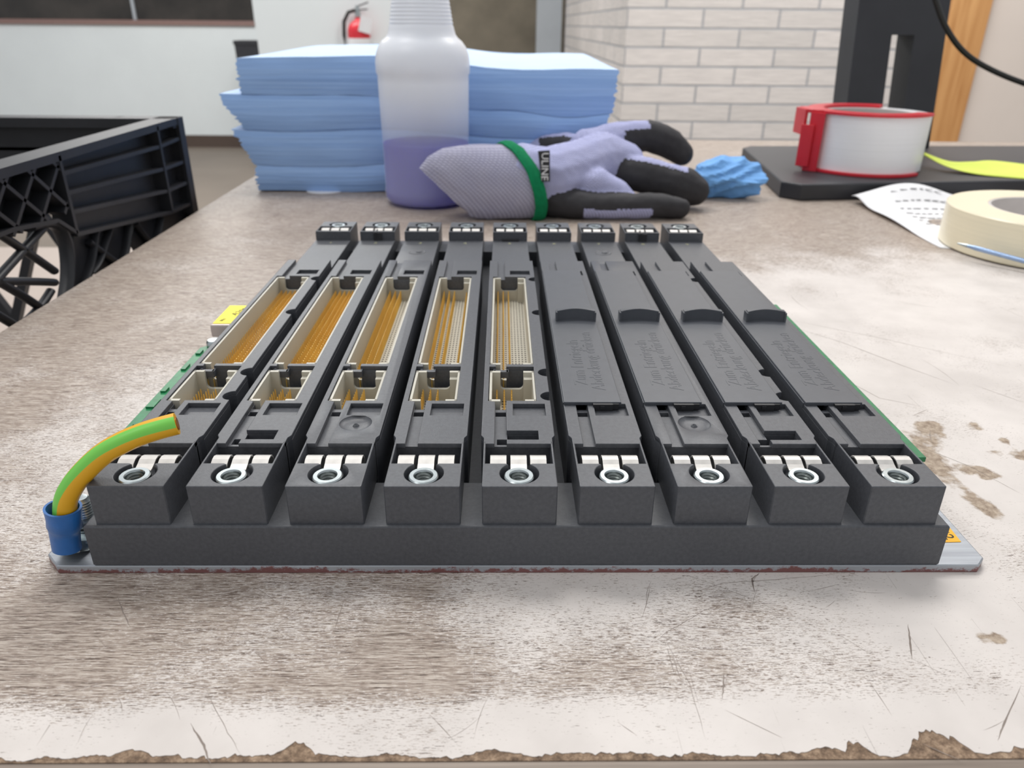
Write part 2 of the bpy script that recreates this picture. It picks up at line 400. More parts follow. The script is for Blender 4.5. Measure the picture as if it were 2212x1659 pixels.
# nearer white wall that carries the extinguisher
y2 = 4600; x0 = at(553, 60, 1, y2).x; x1 = at(935, 60, 1, y2).x
struct('wall_partition', MB().box(x0, x1, y2, y2+120, -900, 2000), 'white_wall')
struct('wall_hall_end', MB().box(-700, 1000, 6800, 6900, -900, 2000), 'brown_wall')
xa = at(1160, 50, 1, 6000).x; xb = at(1213, 50, 1, 6000).x
struct('trim_1', MB().box(xa, xb, 6000, 6150, -900, 2000), 'post')
# brick wall and its return
yk = 2970; xk0 = at(1347, 150, 1, yk).x; xk1 = at(2046, 40, 1, yk).x
off = at(1407, 80, 1, yk); row = at(1420, 144, 1, yk)
o = struct('wall_brick', MB().box(0, xk1-xk0, 0, 3200, -900-row.z, 2000-row.z), ['brick', 'brick_side'], loc=(xk0, yk, row.z))
for p in o.data.polygons:
    if abs(p.normal.x) > .5: p.material_index = 1
xt1 = at(2142, 20, 1, yk-30).x
struct('trim_2', MB().box(xk1-6, xt1, yk-30, yk+60, -900, 2000), 'wood', bevel=4)
struct('wall_right', MB().box(xt1-20, 4000, yk, yk+150, -900, 2000), 'right_wall')
# bin and extinguisher
p = at(514, 87, 1, 6700); p2 = at(575, 87, 1, 6700)
t = thing('waste_bin', ((p.x+p2.x)/2, 6700, -900), 'tall slim black bin standing against the far white wall left of the blue stack', 'bin')
hw = (p2.x-p.x)/2; hh = p.z+900
obj('body', MB().loft([[(sx*hw*k, sy*110*k, z) for sx, sy in ((-1, -1), (1, -1), (1, 1), (-1, 1))] for k, z in ((.8, 0), (1, hh-30))], smooth=False), 'black_plastic', t)
obj('rim', MB().box(-hw-6, hw+6, -116, 116, hh-30, hh), 'black_plastic', t)
e = at(776, 75, 1, 4530)
t = thing('fire_extinguisher', (e.x, 4530, -240), 'small red fire extinguisher with a white label and black hose on the white wall', 'fire extinguisher')
zt_ = at(776, 42, 1, 4530).z+240
R = 62
pr = [(0, 0), (R-6, 0), (R, 8), (R, zt_-60)]+[(R*math.cos(a), zt_-60+58*math.sin(a)) for a in (.3, .6, .9, 1.15)]+[(16, zt_+2), (16, zt_+12)]
obj('tank', MB().lathe(pr, n=32), 'red', t)
obj('wrap_label', MB().lathe([(R+1, 30), (R+1, zt_-95)], n=32), 'paper', t)
obj('valve', MB().cyl(0, 0, zt_+8, zt_+52, 15).box(-8, 8, -14, 14, zt_+40, zt_+70), 'zinc', t)
obj('handle', MB().bar((-10, 0, zt_+62), (62, 0, zt_+86), 18, 6).bar((-10, 0, zt_+48), (55, 0, zt_+52), 18, 6), 'black_plastic', t)
obj('hose', MB().tube([(-12, -4, zt_+46), (-50, -6, zt_+36), (-78, -8, zt_-10), (-84, -8, zt_-80), (-80, -8, zt_-190), (-72, -8, zt_-270)], 10), 'cable', t)
obj('inspection_tag', MB().box(-74, -6, -72, -70, zt_-66, zt_+16), 'paper', t).rotation_euler = (0, .25, 0)
obj('wall_bracket', MB().box(-20, 20, 55, 70, 60, zt_-60), 'zinc', t)

# ================================================================== table
TX0, TX1, TY0, TY1 = -125.5, 1400, -58, 852
def gauss(x, y, cx, cy, sx, sy): return math.exp(-((x-cx)/sx)**2-((y-cy)/sy)**2)
def sstep(a, b, x): t = max(0, min(1, (x-a)/(b-a))); return t*t*(3-2*t)
def wearf(x, y):
    n = noise.fractal(Vector((x/60, y/60, 0)), 1, 2, 4)
    front = .20+.62*sstep(-5, 190, x+18*n)
    front += .75*sstep(-38, -52, y+3*n)
    side_r = sstep(215, 255, x)*(1.05*(1-sstep(205, 365, y-.12*(x-240)+22*n)) + .06)
    mid = front*(1-sstep(8, 60, y))
    left = .55*gauss(x, y, -22, 75, 34, 90)+.25*gauss(x, y, -60, 20, 40, 60)+.12
    v = max(mid if y < 60 else 0, side_r, left if x < 120 else 0)
    if y < 60 and x > 180: v = max(v, .80+.1*n)
    if x > 225 and y < 250: v = max(v, .98)
    # crumbled grain bands in the worn front right
    v -= .30*gauss(x, y, 190, -36, 60, 9)+.16*gauss(x, y, 130, -30, 50, 12)
    return max(0, min(.96, v+.12*n))
CHIPS = [(256, 58, 9, 20, .85), (260, 30, 5, 8, .75), (268, 78, 8, 10, .6), (229, -24, 4, 3, .9)]
random.seed(31)
for _k in range(26): CHIPS.append((random.uniform(256, 330), random.uniform(-12, 92), random.uniform(2.2, 5.5), random.uniform(1.6, 4.2), random.uniform(.75, 1.05)))
random.seed(7)
def chipf(x, y):
    return min(1, sum(a*gauss(x, y, cx, cy, sx, sy) for cx, cy, sx, sy, a in CHIPS)) if 215 < x < 340 and y < 120 else 0
def yfront(x):
    n = noise.fractal(Vector((x/9, 3.3, 0)), 1, 2.1, 5)
    y = -56.0+1.3*n+.55*noise.fractal(Vector((x*.8, 5, 1)), 1, 2.2, 4)
    for cx, wd, h in ((36, 5, 1.4), (69, 4, 3), (108, 3, 1), (183, 2.6, 3.5), (200, 7, 5.2), (176, 5, 1.5), (216.5, 2, 2), (150, 4, .8), (5, 4, 1.6)):
        y += h*math.exp(-abs((x-cx)/wd*1.25)**2.6)*(1+.45*noise.noise(Vector((x*.8, 1, 9))))
    return y
tb = thing('workbench', (600, 400, -900), 'wide workbench with worn taupe wood-grain laminate top and chipped front edge', 'workbench')
def wl(mbv): return mbv
ox, oy, oz = 600, 400, -900
xs = []; x = TX0
while x < TX1: xs.append(x); x += .6 if 5 < x < 222 else (4 if x < 420 else 25)
xs.append(TX1)
ys = [0.0]; y = 0
NY = [(0, 70, 1.6), (70, 260, 4), (260, 480, 7), (480, 908, 25)]
for a_, b_, st in NY:
    k = a_
    while k < b_-1e-6: k += st; ys.append(min(k, b_))
vs = []; fs = []; wr = []; cf = []
for yy in ys:
    for xx in xs:
        yf = yfront(xx)
        f = yy/908; Y = yf+(TY1-yf)*f if yy > 30 else yf+yy
        if yy > 30: Y = (TY0+yy)+(yf-TY0)*(1-sstep(30, 60, yy))*0 + (yf+58)*(1-sstep(30, 80, yy))
        Y = min(Y, TY1)
        vs.append((xx-ox, Y-oy, 900)); wr.append(wearf(xx, Y)); cf.append(chipf(xx, Y))
nx = len(xs)
for j in range(len(ys)-1):
    for i in range(nx-1): fs.append((j*nx+i, j*nx+i+1, (j+1)*nx+i+1, (j+1)*nx+i))
# skirt of the laminate along the front
nv = len(vs)
for i in range(nx): vs.append((vs[i][0], vs[i][1], 899.7)); wr.append(.9); cf.append(.6)
for i in range(nx-1): fs.append((nv+i, nv+i+1, i+1, i))
mb = MB().add(vs, fs)
lam = obj('laminate_top', mb, 'laminate', tb, merge=False)
for nm, arr in (('wear', wr), ('chip', cf)):
    a = lam.data.attributes.new(nm, 'FLOAT', 'POINT'); a.data.foreach_set('value', arr)
obj('chipboard_core', MB().box(TX0-ox+.3, TX1-ox, TY0-oy+.9, TY1-oy-.5, 872, 899.85), 'core', tb)
b = MB(); yb_ = TY0-oy
b.loft([[(X, yb_+.9, 899.6), (X, yb_-2.6, 899.4), (X, yb_-4.2, 898.2), (X, yb_-4.8, 896), (X, yb_-4.8, 868), (X, yb_-.2, 868)] for X in (TX0-ox, TX1-ox)], smooth=False)
obj('front_edge_band', b, 'band', tb)
for lx, ly in ((-80, 0), (1340, 0), (-80, 800), (1340, 800)):
    obj('leg', MB().box(lx-25-ox, lx+25-ox, ly-25-oy, ly+25-oy, 0, 872), 'post', tb, bevel=2)

random.seed(77)
b = MB()
def scratch(P, wmax):
    P = [Vector((x, y, 0)) for x, y in P]; n_ = len(P); vs = []
    for i, p in enumerate(P):
        t = (P[min(i+1, n_-1)]-P[max(i-1, 0)]).normalized(); nrm = Vector((-t.y, t.x, 0)); ww = wmax*math.sin(PI*(i+.35)/(n_-.3))*random.uniform(.6, 1.1)/2
        for sg in (-1, 1): vs.append((p.x+nrm.x*ww*sg-ox, p.y+nrm.y*ww*sg-oy, 900.02))
    b.add(vs, [(2*i, 2*i+1, 2*i+3, 2*i+2) for i in range(n_-1)])
def px(*uv): return [tuple(at(u, v, 2, 0))[:2] for u, v in uv]
for P_, w_ in ((px((0, 1526), (90, 1510), (200, 1480), (290, 1466)), .22), (px((225, 1290), (262, 1262)), .3), (px((252, 1286), (270, 1330), (282, 1356)), .35), (px((412, 1562), (440, 1610), (455, 1655)), .45),
    (px((440, 1480), (480, 1560), (520, 1630)), .16), (px((560, 1380), (650, 1310), (690, 1290)), .16), (px((720, 1370), (745, 1290)), .2), (px((1438, 1300), (1560, 1260), (1700, 1250), (1830, 1238)), .2), (px((1400, 1400), (1440, 1365), (1520, 1320), (1620, 1285)), .16),
    (px((1560, 1510), (1563, 1480), (1564, 1450)), .4), (px((1960, 1348), (1966, 1385), (1970, 1425)), .5), (px((2205, 1480), (2170, 1560), (2155, 1600)), .4), (px((1435, 1375), (1490, 1480), (1525, 1600)), .16), (px((1480, 1240), (1640, 1300), (1750, 1362)), .14),
    (px((1690, 700), (1820, 740), (1950, 790), (2060, 830)), .4), (px((1700, 690), (1900, 730), (2212, 800)), .3), (px((1930, 940), (2100, 1010), (2212, 1070)), .25), (px((1750, 780), (1900, 860), (2000, 880)), .35), (px((2100, 830), (2212, 870)), .3), (px((1630, 1280), (1625, 1250), (1640, 1238)), .5)):
    Q = []
    for i in range(len(P_)-1):
        for k in range(6): f = k/6; Q.append((P_[i][0]*(1-f)+P_[i+1][0]*f+random.uniform(-.12, .12), P_[i][1]*(1-f)+P_[i+1][1]*f+random.uniform(-.12, .12)))
    Q.append(P_[-1]); scratch(Q, w_)
for k in range(70):
    x, y = random.uniform(0, 225), random.uniform(-54, -4)
    if k > 40: x, y = random.uniform(255, 420), random.uniform(-20, 260)
    an = random.choice((random.uniform(.2, .7), random.uniform(-.9, -.3), random.uniform(1.1, 1.9))); L_ = random.uniform(3, 14)*(1 if k <= 40 else 2); cv = random.uniform(-.25, .25)
    scratch([(x+L_*f*math.cos(an+cv*f), y+L_*f*math.sin(an+cv*f)) for f in [i/7 for i in range(8)]], random.uniform(.08, .2)*(1 if k <= 40 else 1.6))
tag(obj('scratches', b, 'scratch', tb, merge=False), kind='stuff')

# ================================================================== backplane rack
HX0, HX1, ZS, ZP, ZT = 2.5, 228.1, 15.2, 2.5, 26.8
rack = thing('backplane_rack', (0, 0, 0), 'flat charcoal nine-slot electronics backplane rack lying on a metal plate, five slots open', 'electronics rack')
c = 5
plate = [(-12.3+c, -.1), (242.2-3, -.1), (242.2, 3), (242.2, 287), (239, 290), (-8, 290), (-12.3, 286), (-12.3, c-.1)]
obj('base_plate', MB().prism(plate, 0, ZP, bevel=.35), 'plate', rack)
b = MB().prism([(HX0, 0), (HX1, 0), (HX1, 20), (225.4, 23), (225.4, 264), (HX1, 265), (HX1, 285), (HX0, 285), (HX0, 265), (5.2, 264), (5.2, 23), (HX0, 20)], ZP, 7, bevel=.1)
b = MB().box(HX0+1, HX1-1, 15, 280, ZP, 7)
b.prism([(HX0, 0), (HX1, 0), (HX1, 285), (225.4, 285), (225.4, 21), (5.2, 21), (5.2, 285), (HX0, 285)], ZP, ZS, bevel=.5)
b.prism([(5, 262), (225.6, 262), (225.6, 285), (5, 285)], ZP, ZS, bevel=.2)
obj('lower_housing', b, 'housing', rack)
b = MB().prism([(-11.5, 37), (4, 37), (4, 177), (-6, 177), (-6, 128), (-11.5, 122)], 12.2, 13.9, bevel=.1)
obj('circuit_board', MB().prism([(226, 37), (241, 37), (241, 177), (226, 177)], 12.2, 13.9, bevel=.1), 'green', rack)
for k in range(5):
    yy = 50+k*15+random.random()*5; b.box(-10.6, -9.6+random.random()*2, yy, yy+3+random.random()*3, 13.9, 14.6)
obj('circuit_board', b, 'green', rack)
# capsule with yellow label and two screws at the left edge
b = MB().prism([(-10.4, 133), (4, 133), (4, 157), (-10.4, 157)], 13.9, 19.6, bevel=.8)
cap = obj('filter_module', b, 'battery', rack)
obj('yellow_label', MB().prism([(-9.6, 134), (2, 134), (2, 156), (-9.6, 156)], 19.5, 19.85), 'yellow_label', cap)
obj('label_print', MB().text('A200', 4.2, (-2.6, 148, 19.9), 1.2, extrude=.03).text('001', 2.2, (-6.6, 138, 19.9), 1.2, extrude=.03), 'ink', cap)
def screwhead(x, y, z, r=3.2):
    return MB().lathe([(r, z), (r, z+1.6), (r*.8, z+2.4), (0, z+2.6)], x, y, 20)
obj('board_screw', screwhead(-6.3, 124.5, 14), 'zinc', rack); obj('board_screw', screwhead(-3.6, 164, 14), 'zinc', rack)

# --- slot rail (local x 0..19.4)
CB = (9.7, 7.5, 5.2)
def front_block(mirror=False):
    r = CB[2]; a = math.asin(2.9/r)
    notch = [(CB[0]+2.9+.7, 12.3)] + [p for p in arc(CB[0], CB[1], r, 2*PI+PI/2-a, PI/2+a, 36)] + [(CB[0]-2.9-.7, 12.3)]
    outer = [(.25, 1.0), (19.15, 1.0), (19.4, 1.3), (19.4, 24.2), (18.8, 24.2), (18.8, 12.3)] + notch + [(.6, 12.3), (.6, 24.2), (0, 24.2), (0, 1.3)]
    b = MB()
    f = (lambda P: [(x, 284.9-y) for x, y in P][::-1]) if mirror else (lambda P: P)
    b.prism(f(outer), ZS-.4, ZT, bevel=.25)
    y0, y1 = (1.6, 23.5) if not mirror else (284.9-23.5, 284.9-1.6)
    b.box(.4, 19, y0, y1, ZS-.3, 19.2)
    if mirror: b.box(.3, 19.1, 260.75, 262.0, ZS-.3, ZT)
    return b
def rail_mesh(kind, scallop):
    b = front_block(); fb = front_block(True)
    if kind == 'clip':   # slots 2 and 8: small square notch on the rear block
        pass
    n = len(b.v); b.v += fb.v; b.f += [tuple(i+n for i in f) for f in fb.f]; b.mi += fb.mi; b.sm += fb.sm
    XL, XR = -.8, 20.2
    def right_edge(y0, y1, up=True):
        P = []
        for cy in ((52.9, 70.9, 129.6, 174.0) if scallop else ()):
            if y0 < cy < y1: P += arc(XR+.2, cy, 3.1, -PI/2-.05, -3*PI/2+.05, 12)
        return P
    zA = 25.3
    outerA = [(0, 23.6), (19.4, 23.6), (19.4, 26.0), (XR, 27.6)]+right_edge(28, 203)+[(XR, 204), (XL, 204), (XL, 27.6), (0, 26.0)]
    h1 = [(.8, 49.5), (3.1, 49.5), (3.1, 46.2), (6.4, 46.2), (6.4, 49.5), (16, 49.5), (16, 75.6), (6.7, 75.6), (6.7, 77.6), (16, 77.6), (16, 177.6), (.8, 177.6), (.8, 77.6), (2.9, 77.6), (2.9, 75.6), (.8, 75.6)]
    hg = [(3.15, 41.7), (6.4, 41.7), (6.4, 44.4), (3.15, 44.4)]
    holesA = [h1, hg]
    Ls = [(3.7, 22.0+2.2), (6.5, 24.2), (6.5, 25.2), (15.6, 25.2), (15.6, 30.5), (6.7, 30.5), (6.7, 27.7), (3.7, 27.7)]
    if kind in ('lslot', 'clip'): holesA.append([(3.7, 24.6), (6.5, 24.6), (6.5, 25.2), (15.6, 25.2), (15.6, 30.4), (6.7, 30.4), (6.7, 27.7), (3.7, 27.7)])
    b.prism(outerA, 6, zA, holes=holesA, bevel=.08)
    # upper skin: left rib, right deck, cross bar stubs
    left = [(0, 22.8), (3.0, 22.8), (3.0, 48.8), (.85, 49.5), (.85, 75.6), (3, 75.6), (3, 77.6), (.95, 77.6), (.95, 177.6), (3, 177.6), (3, 204), (XL, 204), (XL, 27.6), (0, 26.0)]
    right = [(6.5, 22.8), (19.4, 22.8), (19.4, 26.0), (XR, 27.6)]+right_edge(28, 203)+[(XR, 204), (6.5, 204), (6.5, 177.6), (16, 177.6), (16, 77.6), (6.6, 77.6), (6.6, 75.6), (16, 75.6), (16, 49.5), (6.5, 49.5)]
    pk = [[(8.5, 39.8), (18.4, 39.8), (18.4, 47.5), (8.5, 47.5)], [(8.9, 180.5), (18.2, 180.5), (18.2, 187.2), (8.9, 187.2)]]
    if kind in ('lslot', 'clip'):
        right = [(6.5, 22.8), (19.4, 22.8), (19.4, 26.0), (XR, 27.6)]+right[4:]
        right = right + [(6.5, 30.4), (15.6, 30.4), (15.6, 25.2), (6.5, 25.2)]
    if kind == 'dimple':
        pk.append(arc(12.1, 34.9, 4.7, 0, 2*PI-.2, 30))
    b.prism(left, zA-.02, ZT, bevel=.18); b.prism(right, zA-.02, ZT, holes=pk, bevel=.18)
    if kind == 'dimple':
        for sy, cx, cy in ((1, 12.1, 34.9),):
            b.lathe([(4.75, ZT-.1), (4.4, ZT-.55), (3.2, ZT-.95), (1.6, ZT-1.15), (1.0, ZT-1.1), (.7, ZT-.7), (.5, ZT-.5), (.25, ZT-.9), (0, ZT-1.0)], cx, cy, 36)
    # lower rear deck
    b.prism([(XL+.6, 203), (XR-.6, 203), (XR-.8, 262), (XL+.8, 262)], 10, 21.9, bevel=.15)
    if kind == 'dimple': b.lathe([(4.6, 21.9), (4.3, 22.15), (3.9, 21.93)], 9.5, 236, 30); b.lathe([(1.8, 21.9), (1.2, 22.5), (0, 22.5)], 10.5, 236, 16)
    b.box(2.4, 7.2, 72.9, 74.6, 23.6, 25.9); b.box(2.2, 2.95, 73, 76, 23.6, 25.9); b.box(6.65, 7.4, 73, 76, 23.6, 25.9)
    # deep floors so nothing is hollow
    b.box(.2, 19, 23.2, 203, 5.8, 8)
    return b
def nut_mesh():
    b = MB(); r = 3.95
    b.lathe([(r, 12), (r, 26.2), (r-.3, 26.5), (2.62, 26.5), (2.3, 26.1)]+[(2.3, 25.9)], 0, 0, 48)
    b.lathe([(2.3, 25.9)]+[(2.3-(.42 if i % 2 else 0), 25.8-.45*i) for i in range(16)]+[(1.9, 17), (0, 17)], 0, 0, 48, 1)
    return b
def spring_mesh(x0, x1, strap=False):
    """rolled contact strip; y grows away from the nut"""
    P = [(y, z) for y, z in [(-.6, 24.0), (0, 24.9), (1.0, 25.8), (2.4, 26.4), (4.0, 26.5), (5.4, 26.0), (6.3, 24.9), (6.6, 23.4), (6.4, 21.4)]]
    if strap: P = [(-1.7, 25.2), (-.8, 25.3), (0, 25.5)]+P[2:]
    th = .35; ring = []
    out = [(y, z) for y, z in P]; inn = [(y-(.25 if y > 2 else -.25), z-th) for y, z in P]
    poly = out+inn[::-1]; n = len(poly)
    vs = [(x0, y, z) for y, z in poly]+[(x1, y, z) for y, z in poly]
    fs = [(i, (i+1) % n, n+(i+1) % n, n+i) for i in range(n)]
    b = MB().add(vs, fs, 0, False)
    m = len(P)
    for s in (0, n):
        for i in range(m-1): b.f.append((s+i, s+i+1, s+n-2-i, s+n-1-i)); b.mi.append(0); b.sm.append(False)
    return b
def shell_mesh(y0, y1, zf=15.8, top=26.4, nz=20.4):
    X0, X1 = 1.1, 15.9; t = .95
    b = MB()
    b.box(X0, X0+t*.8, y0, y1, zf-2, top); b.box(X1-t*.7, X1, y0, y1, zf-2, top)
    def endwall(ya, yb):
        # wall with a rounded notch, extruded along y
        P = [(X0, zf-2), (X1, zf-2), (X1, top), (12.4, top), (12.4, nz+1.5)]+[(12.4-1.5+1.5*math.cos(a), nz+1.5+1.5*math.sin(a)) for a in (-.4, -.8, -1.2, -PI/2)]+[(6.1+1.5*math.cos(a)*1, nz+1.5+1.5*math.sin(a)) for a in (-PI/2, -2.0, -2.4, -2.8)]+[(4.6, nz+1.5), (4.6, top), (X0, top)]
        n = len(P); m = MB(); vs = [(x, ya, z) for x, z in P]+[(x, yb, z) for x, z in P]
        m.add(vs, [(i, (i+1) % n, n+(i+1) % n, n+i) for i in range(n)])
        # caps split in a convex way: left post, right post, bottom
        for s in (0, n):
            L = list(range(n)); bot = [0, 1]
            iR = 4; iL = n-3
            m.f += [tuple(s+i for i in (1, 2, 3, 4)), tuple(s+i for i in (0, n-3, n-2, n-1))]
            m.f.append(tuple(s+i for i in [0, 1]+list(range(4, n-2)))); m.mi += [0]*3; m.sm += [False]*3
        k = len(b.v); b.v.extend(m.v); b.f.extend([tuple(i+k for i in f) for f in m.f]); b.mi.extend(m.mi); b.sm.extend(m.sm)
    endwall(y1-1.3, y1); endwall(y0, y0+1.3)
    b.box(12.5, 15.6, y1-3.6, y1-1.2, zf-1, top-1.6)
    return b
def floor_mesh(y0, y1, zf=15.8): return MB().box(1.4, 15.6, y0+.5, y1-.5, zf-1.5, zf)

nutm = obj('threaded_insert', nut_mesh(), ['zinc', 'bore']); 
spr_side = obj('contact_spring', spring_mesh(0, 4.4), 'tin')
spr_mid = obj('contact_spring', spring_mesh(0, 4.4, True), 'tin')
sh1 = obj('connector_shell', shell_mesh(49.9, 72.8, nz=20.0), 'shell'); sh2 = obj('connector_shell', shell_mesh(78.0, 177.0), 'shell')
fl1 = obj('pin_field', floor_mesh(50.0, 77.2), 'pinfloor'); fl2 = obj('pin_field', floor_mesh(78.4, 176.6), 'pinfloor')
def child(src, parent, loc=(0, 0, 0), rz=0):
    c = src.copy(); COL.objects.link(c); c.parent = parent; c.location = Vector(loc)/1000; c.rotation_euler = (0, 0, rz); return c
def cover_mesh():
    b = MB()
    b.prism([(-.7, 46.5), (17.0, 46.5), (17.0, 184.6), (-.7, 184.6)], 26.75, 27.9, bevel=.2)
    b.prism([(-1.0, 47.5), (-.2, 47.5), (-.2, 183), (-1.0, 183)], 25.6, 27.2, bevel=.1)
    return b
COV = []
kinds = ['plain', 'lslot', 'dimple', 'plain', 'lslot', 'plain', 'dimple', 'clip', 'plain']
rails = {}
for i in range(9):
    key = (kinds[i], i in (0, 4, 7))
    X = 5.43+25*i
    if key not in rails:
        r = obj('slot_rail', rail_mesh(*key), 'housing', rack, (X, 0, 0)); rails[key] = r
    else:
        r = rails[key].copy(); COL.objects.link(r); r.parent = rack; r.location = (X/1000, 0, 0)
    child(nutm, r, (9.6, 6.9, 0)); child(nutm, r, (9.6, 277.7, 0))
    for k, sx in enumerate((1.95, 7.45, 12.8)):
        src = spr_mid if k == 1 else spr_side
        child(src, r, (sx, 12.5, 0)); child(src, r, (sx+4.4, 284.9-12.5, 0), PI)
    if i < 5:
        for s_ in (sh1, sh2): child(s_, r)
        child(fl1, r); child(fl2, r)
    obj('slot_number', MB().text(str(i+1), 4.2, (9.4, 254.5, 21.95), extrude=.05), 'digit', r)
    if i in (1, 7):
        obj('coding_notch', MB().box(7.6, 12.2, 259.6, 261, 21.9, 26.3).box(8.6, 9.3, 259.2, 266, 24, 26.9), 'dark', r)
    if i == 4: obj('coding_notch', MB().box(5.2, 14.6, 258.8, 260.6, 21.9, 22.9), 'dark', r)
    if i >= 5:
        cv = obj('slot_cover', cover_mesh(), 'housing2', rack, (X, 0, 0)); COV.append(cv)
        g_ = MB()
        # upright grip with an arched, hollowed front
        nA = 14; outer = []
        for j in range(nA+1):
            f = j/nA; x = 1.7+14.9*f; outer.append((x, 117.2+1.6*math.sin(PI*f), 27.8, 31.9+.5*math.sin(PI*f)))
        vs = []
        for x, y, z0, z1 in outer: vs += [(x, y, z0), (x, y, z1), (x, 119.8, z1), (x, 119.8, z0)]
        fs = []
        for j in range(nA):
            for k in range(4): fs.append((j*4+k, j*4+(k+1) % 4, j*4+4+(k+1) % 4, j*4+4+k))
        fs += [(3, 2, 1, 0), tuple(nA*4+k for k in range(4))]
        g_.add(vs, fs); g_.box(1.2, 1.9, 116.6, 120.4, 27.8, 31.5); g_.box(16.3, 17.0, 116.6, 120.4, 27.8, 31.5)
        obj('grip_tab', g_, 'housing2', cv)
        obj('latch', MB().box(8.2, 14.3, 45.3, 46.9, 24.6, 27.6).box(10.4, 11.7, 44.9, 45.4, 26.2, 27.2).box(14.3, 16.2, 45.8, 46.8, 25.6, 27.5), 'dark', cv)
        obj('embossed_text', MB().text('Zum Entriegeln', 6.2, (6.0, 78, 27.9), PI/2, extrude=.07).text('Abdeckung dr\u00fccken', 6.2, (11.4, 80, 27.9), PI/2, extrude=.07), 'housing2', cv)
for o in (nutm, spr_side, spr_mid, sh1, sh2, fl1, fl2): bpy.data.objects.remove(o)

# --- contact pins: the 100 nearest are parts, the rest one stuff part
def pin_geo(b, x, y, z=15.6, h=5.4, r=.28):
    n = 6
    b.loft([[(x+rr*math.cos(2*PI*j/n), y+rr*math.sin(2*PI*j/n), zz) for j in range(n)] for rr, zz in ((r, z), (r, z+h-.7), (r*.5, z+h))], smooth=True)
pins = []
for i in range(5):
    X = 5.43+25*i
    cols = {0: (3.1, 5.2, 7.3, 9.4, 11.0, 13.6), 1: (3.1, 5.2, 7.3, 9.4, 11.0, 13.6), 2: (3.3, 5.7, 8.1, 13.8), 3: (3.3, 5.7, 8.1, 13.8), 4: (3.3, 5.7, 8.1)}[i]
    for k in range(49):
        for cx in cols: pins.append((X+cx, 77.0+k*2.02, 7.2))
    for k in range(10):
        for cx in (3.4, 5.9, 8.4): pins.append((X+cx, 51.2+k*2.0, 7.2))
pins.sort(key=lambda p: (p[0]-CAM.x)**2+(p[1]-CAM.y)**2)
b = MB(); pin_geo(b, 0, 0); src = obj('contact_pin', b, 'gold')
for x, y, h in pins[:100]:
    c_ = src.copy(); COL.objects.link(c_); c_.parent = rack; c_.location = (x/1000, y/1000, 0)
bpy.data.objects.remove(src)
b = MB()
for x, y, h in pins[100:]: pin_geo(b, x, y)
tag(obj('contact_pins', b, 'gold', rack, merge=False), kind='stuff')

# orange inventory label at the right end of the plate
lb = obj('orange_label', MB().prism([(229.5, 9.6), (239.8, 9.9), (240.2, 17.6), (229.5, 17.2)], ZP, ZP+.15), 'orange_label', rack)
obj('label_print', MB().text('K2', 4.6, (237.0, 13.6, ZP+.18), -1.35, extrude=.03), 'ink', lb)

# ground wire stub with blue crimp sleeve
gw = bpy.data.objects.new('ground_wire', None); COL.objects.link(gw); gw.parent = rack
P = [(-3.9, 3.1, 12.6), (-3.6, 3.05, 15.0)]
for u, v, yy in ((142, 1082, 3.0), (158, 1048, 3.4), (185, 1015, 4.0), (222, 981, 5.0), (262, 957, 6.2), (305, 938, 7.6), (345, 925, 9.0), (382, 915, 10.4)):
    q_ = at(u, v, 1, yy); P.append(tuple(q_))
# densify with Catmull-Rom
def smoothpath(P, k=6):
    P = [Vector(p) for p in P]; out = []
    for i in range(len(P)-1):
        a, b_, c_, d = P[max(i-1, 0)], P[i], P[i+1], P[min(i+2, len(P)-1)]
        for j in range(k):
            t = j/k; out.append(.5*((2*b_)+(c_-a)*t+(2*a-5*b_+4*c_-d)*t*t+(3*b_-a-3*c_+d)*t**3))
    out.append(P[-1]); return out
path = smoothpath(P); NW = 28
b = MB().tube(path, 2.85, NW, caps=(True, True), ref=Vector((0, 1, 0)))
wobj = obj('insulation', b, 'wire', gw, merge=False)
# stripe value: 1 on the part of the circumference that carries green, turning slowly along the wire
vals = []
for i in range(len(path)):
    for j in range(NW):
        ang = 2*PI*j/NW; tw = .35+.5*i/len(path)
        d = math.cos(ang-math.radians(318-14*i/len(path))); vals.append(d*.5+.5)
a = wobj.data.attributes.new('stripe', 'FLOAT', 'POINT'); a.data.foreach_set('value', vals)
e0, e1 = path[-2], path[-1]; dr = (e1-e0).normalized()
obj('copper_strands', MB().tube([e1-dr*.3, e1+dr*.25], 1.7, 14, ref=Vector((0, 1, 0))), 'copper', gw)
sl = [(-5.6, 3.4, 5.6), (-5.4, 3.4, 7.6), (-5.0, 3.4, 10.5), (-4.6, 3.3, 12.5), (-4.2, 3.2, 13.3), (-3.7, 3.1, 16), (-3.3, 3.1, 19.0)]
rr = [(3.7, 3.0), (3.7, 3.0), (3.75, 3.2), (3.9, 3.4), (4.35, 3.9), (4.2, 4.0), (4.5, 4.3)]
b = MB().tube(sl, rr, 28, caps=(True, False), ref=Vector((0, 1, 0)))
b.tube(sl[::-1][:3], [(3.9, 3.7), (3.5, 3.3), (3.3, 3.0)], 28, caps=(False, False), ref=Vector((0, 1, 0)))
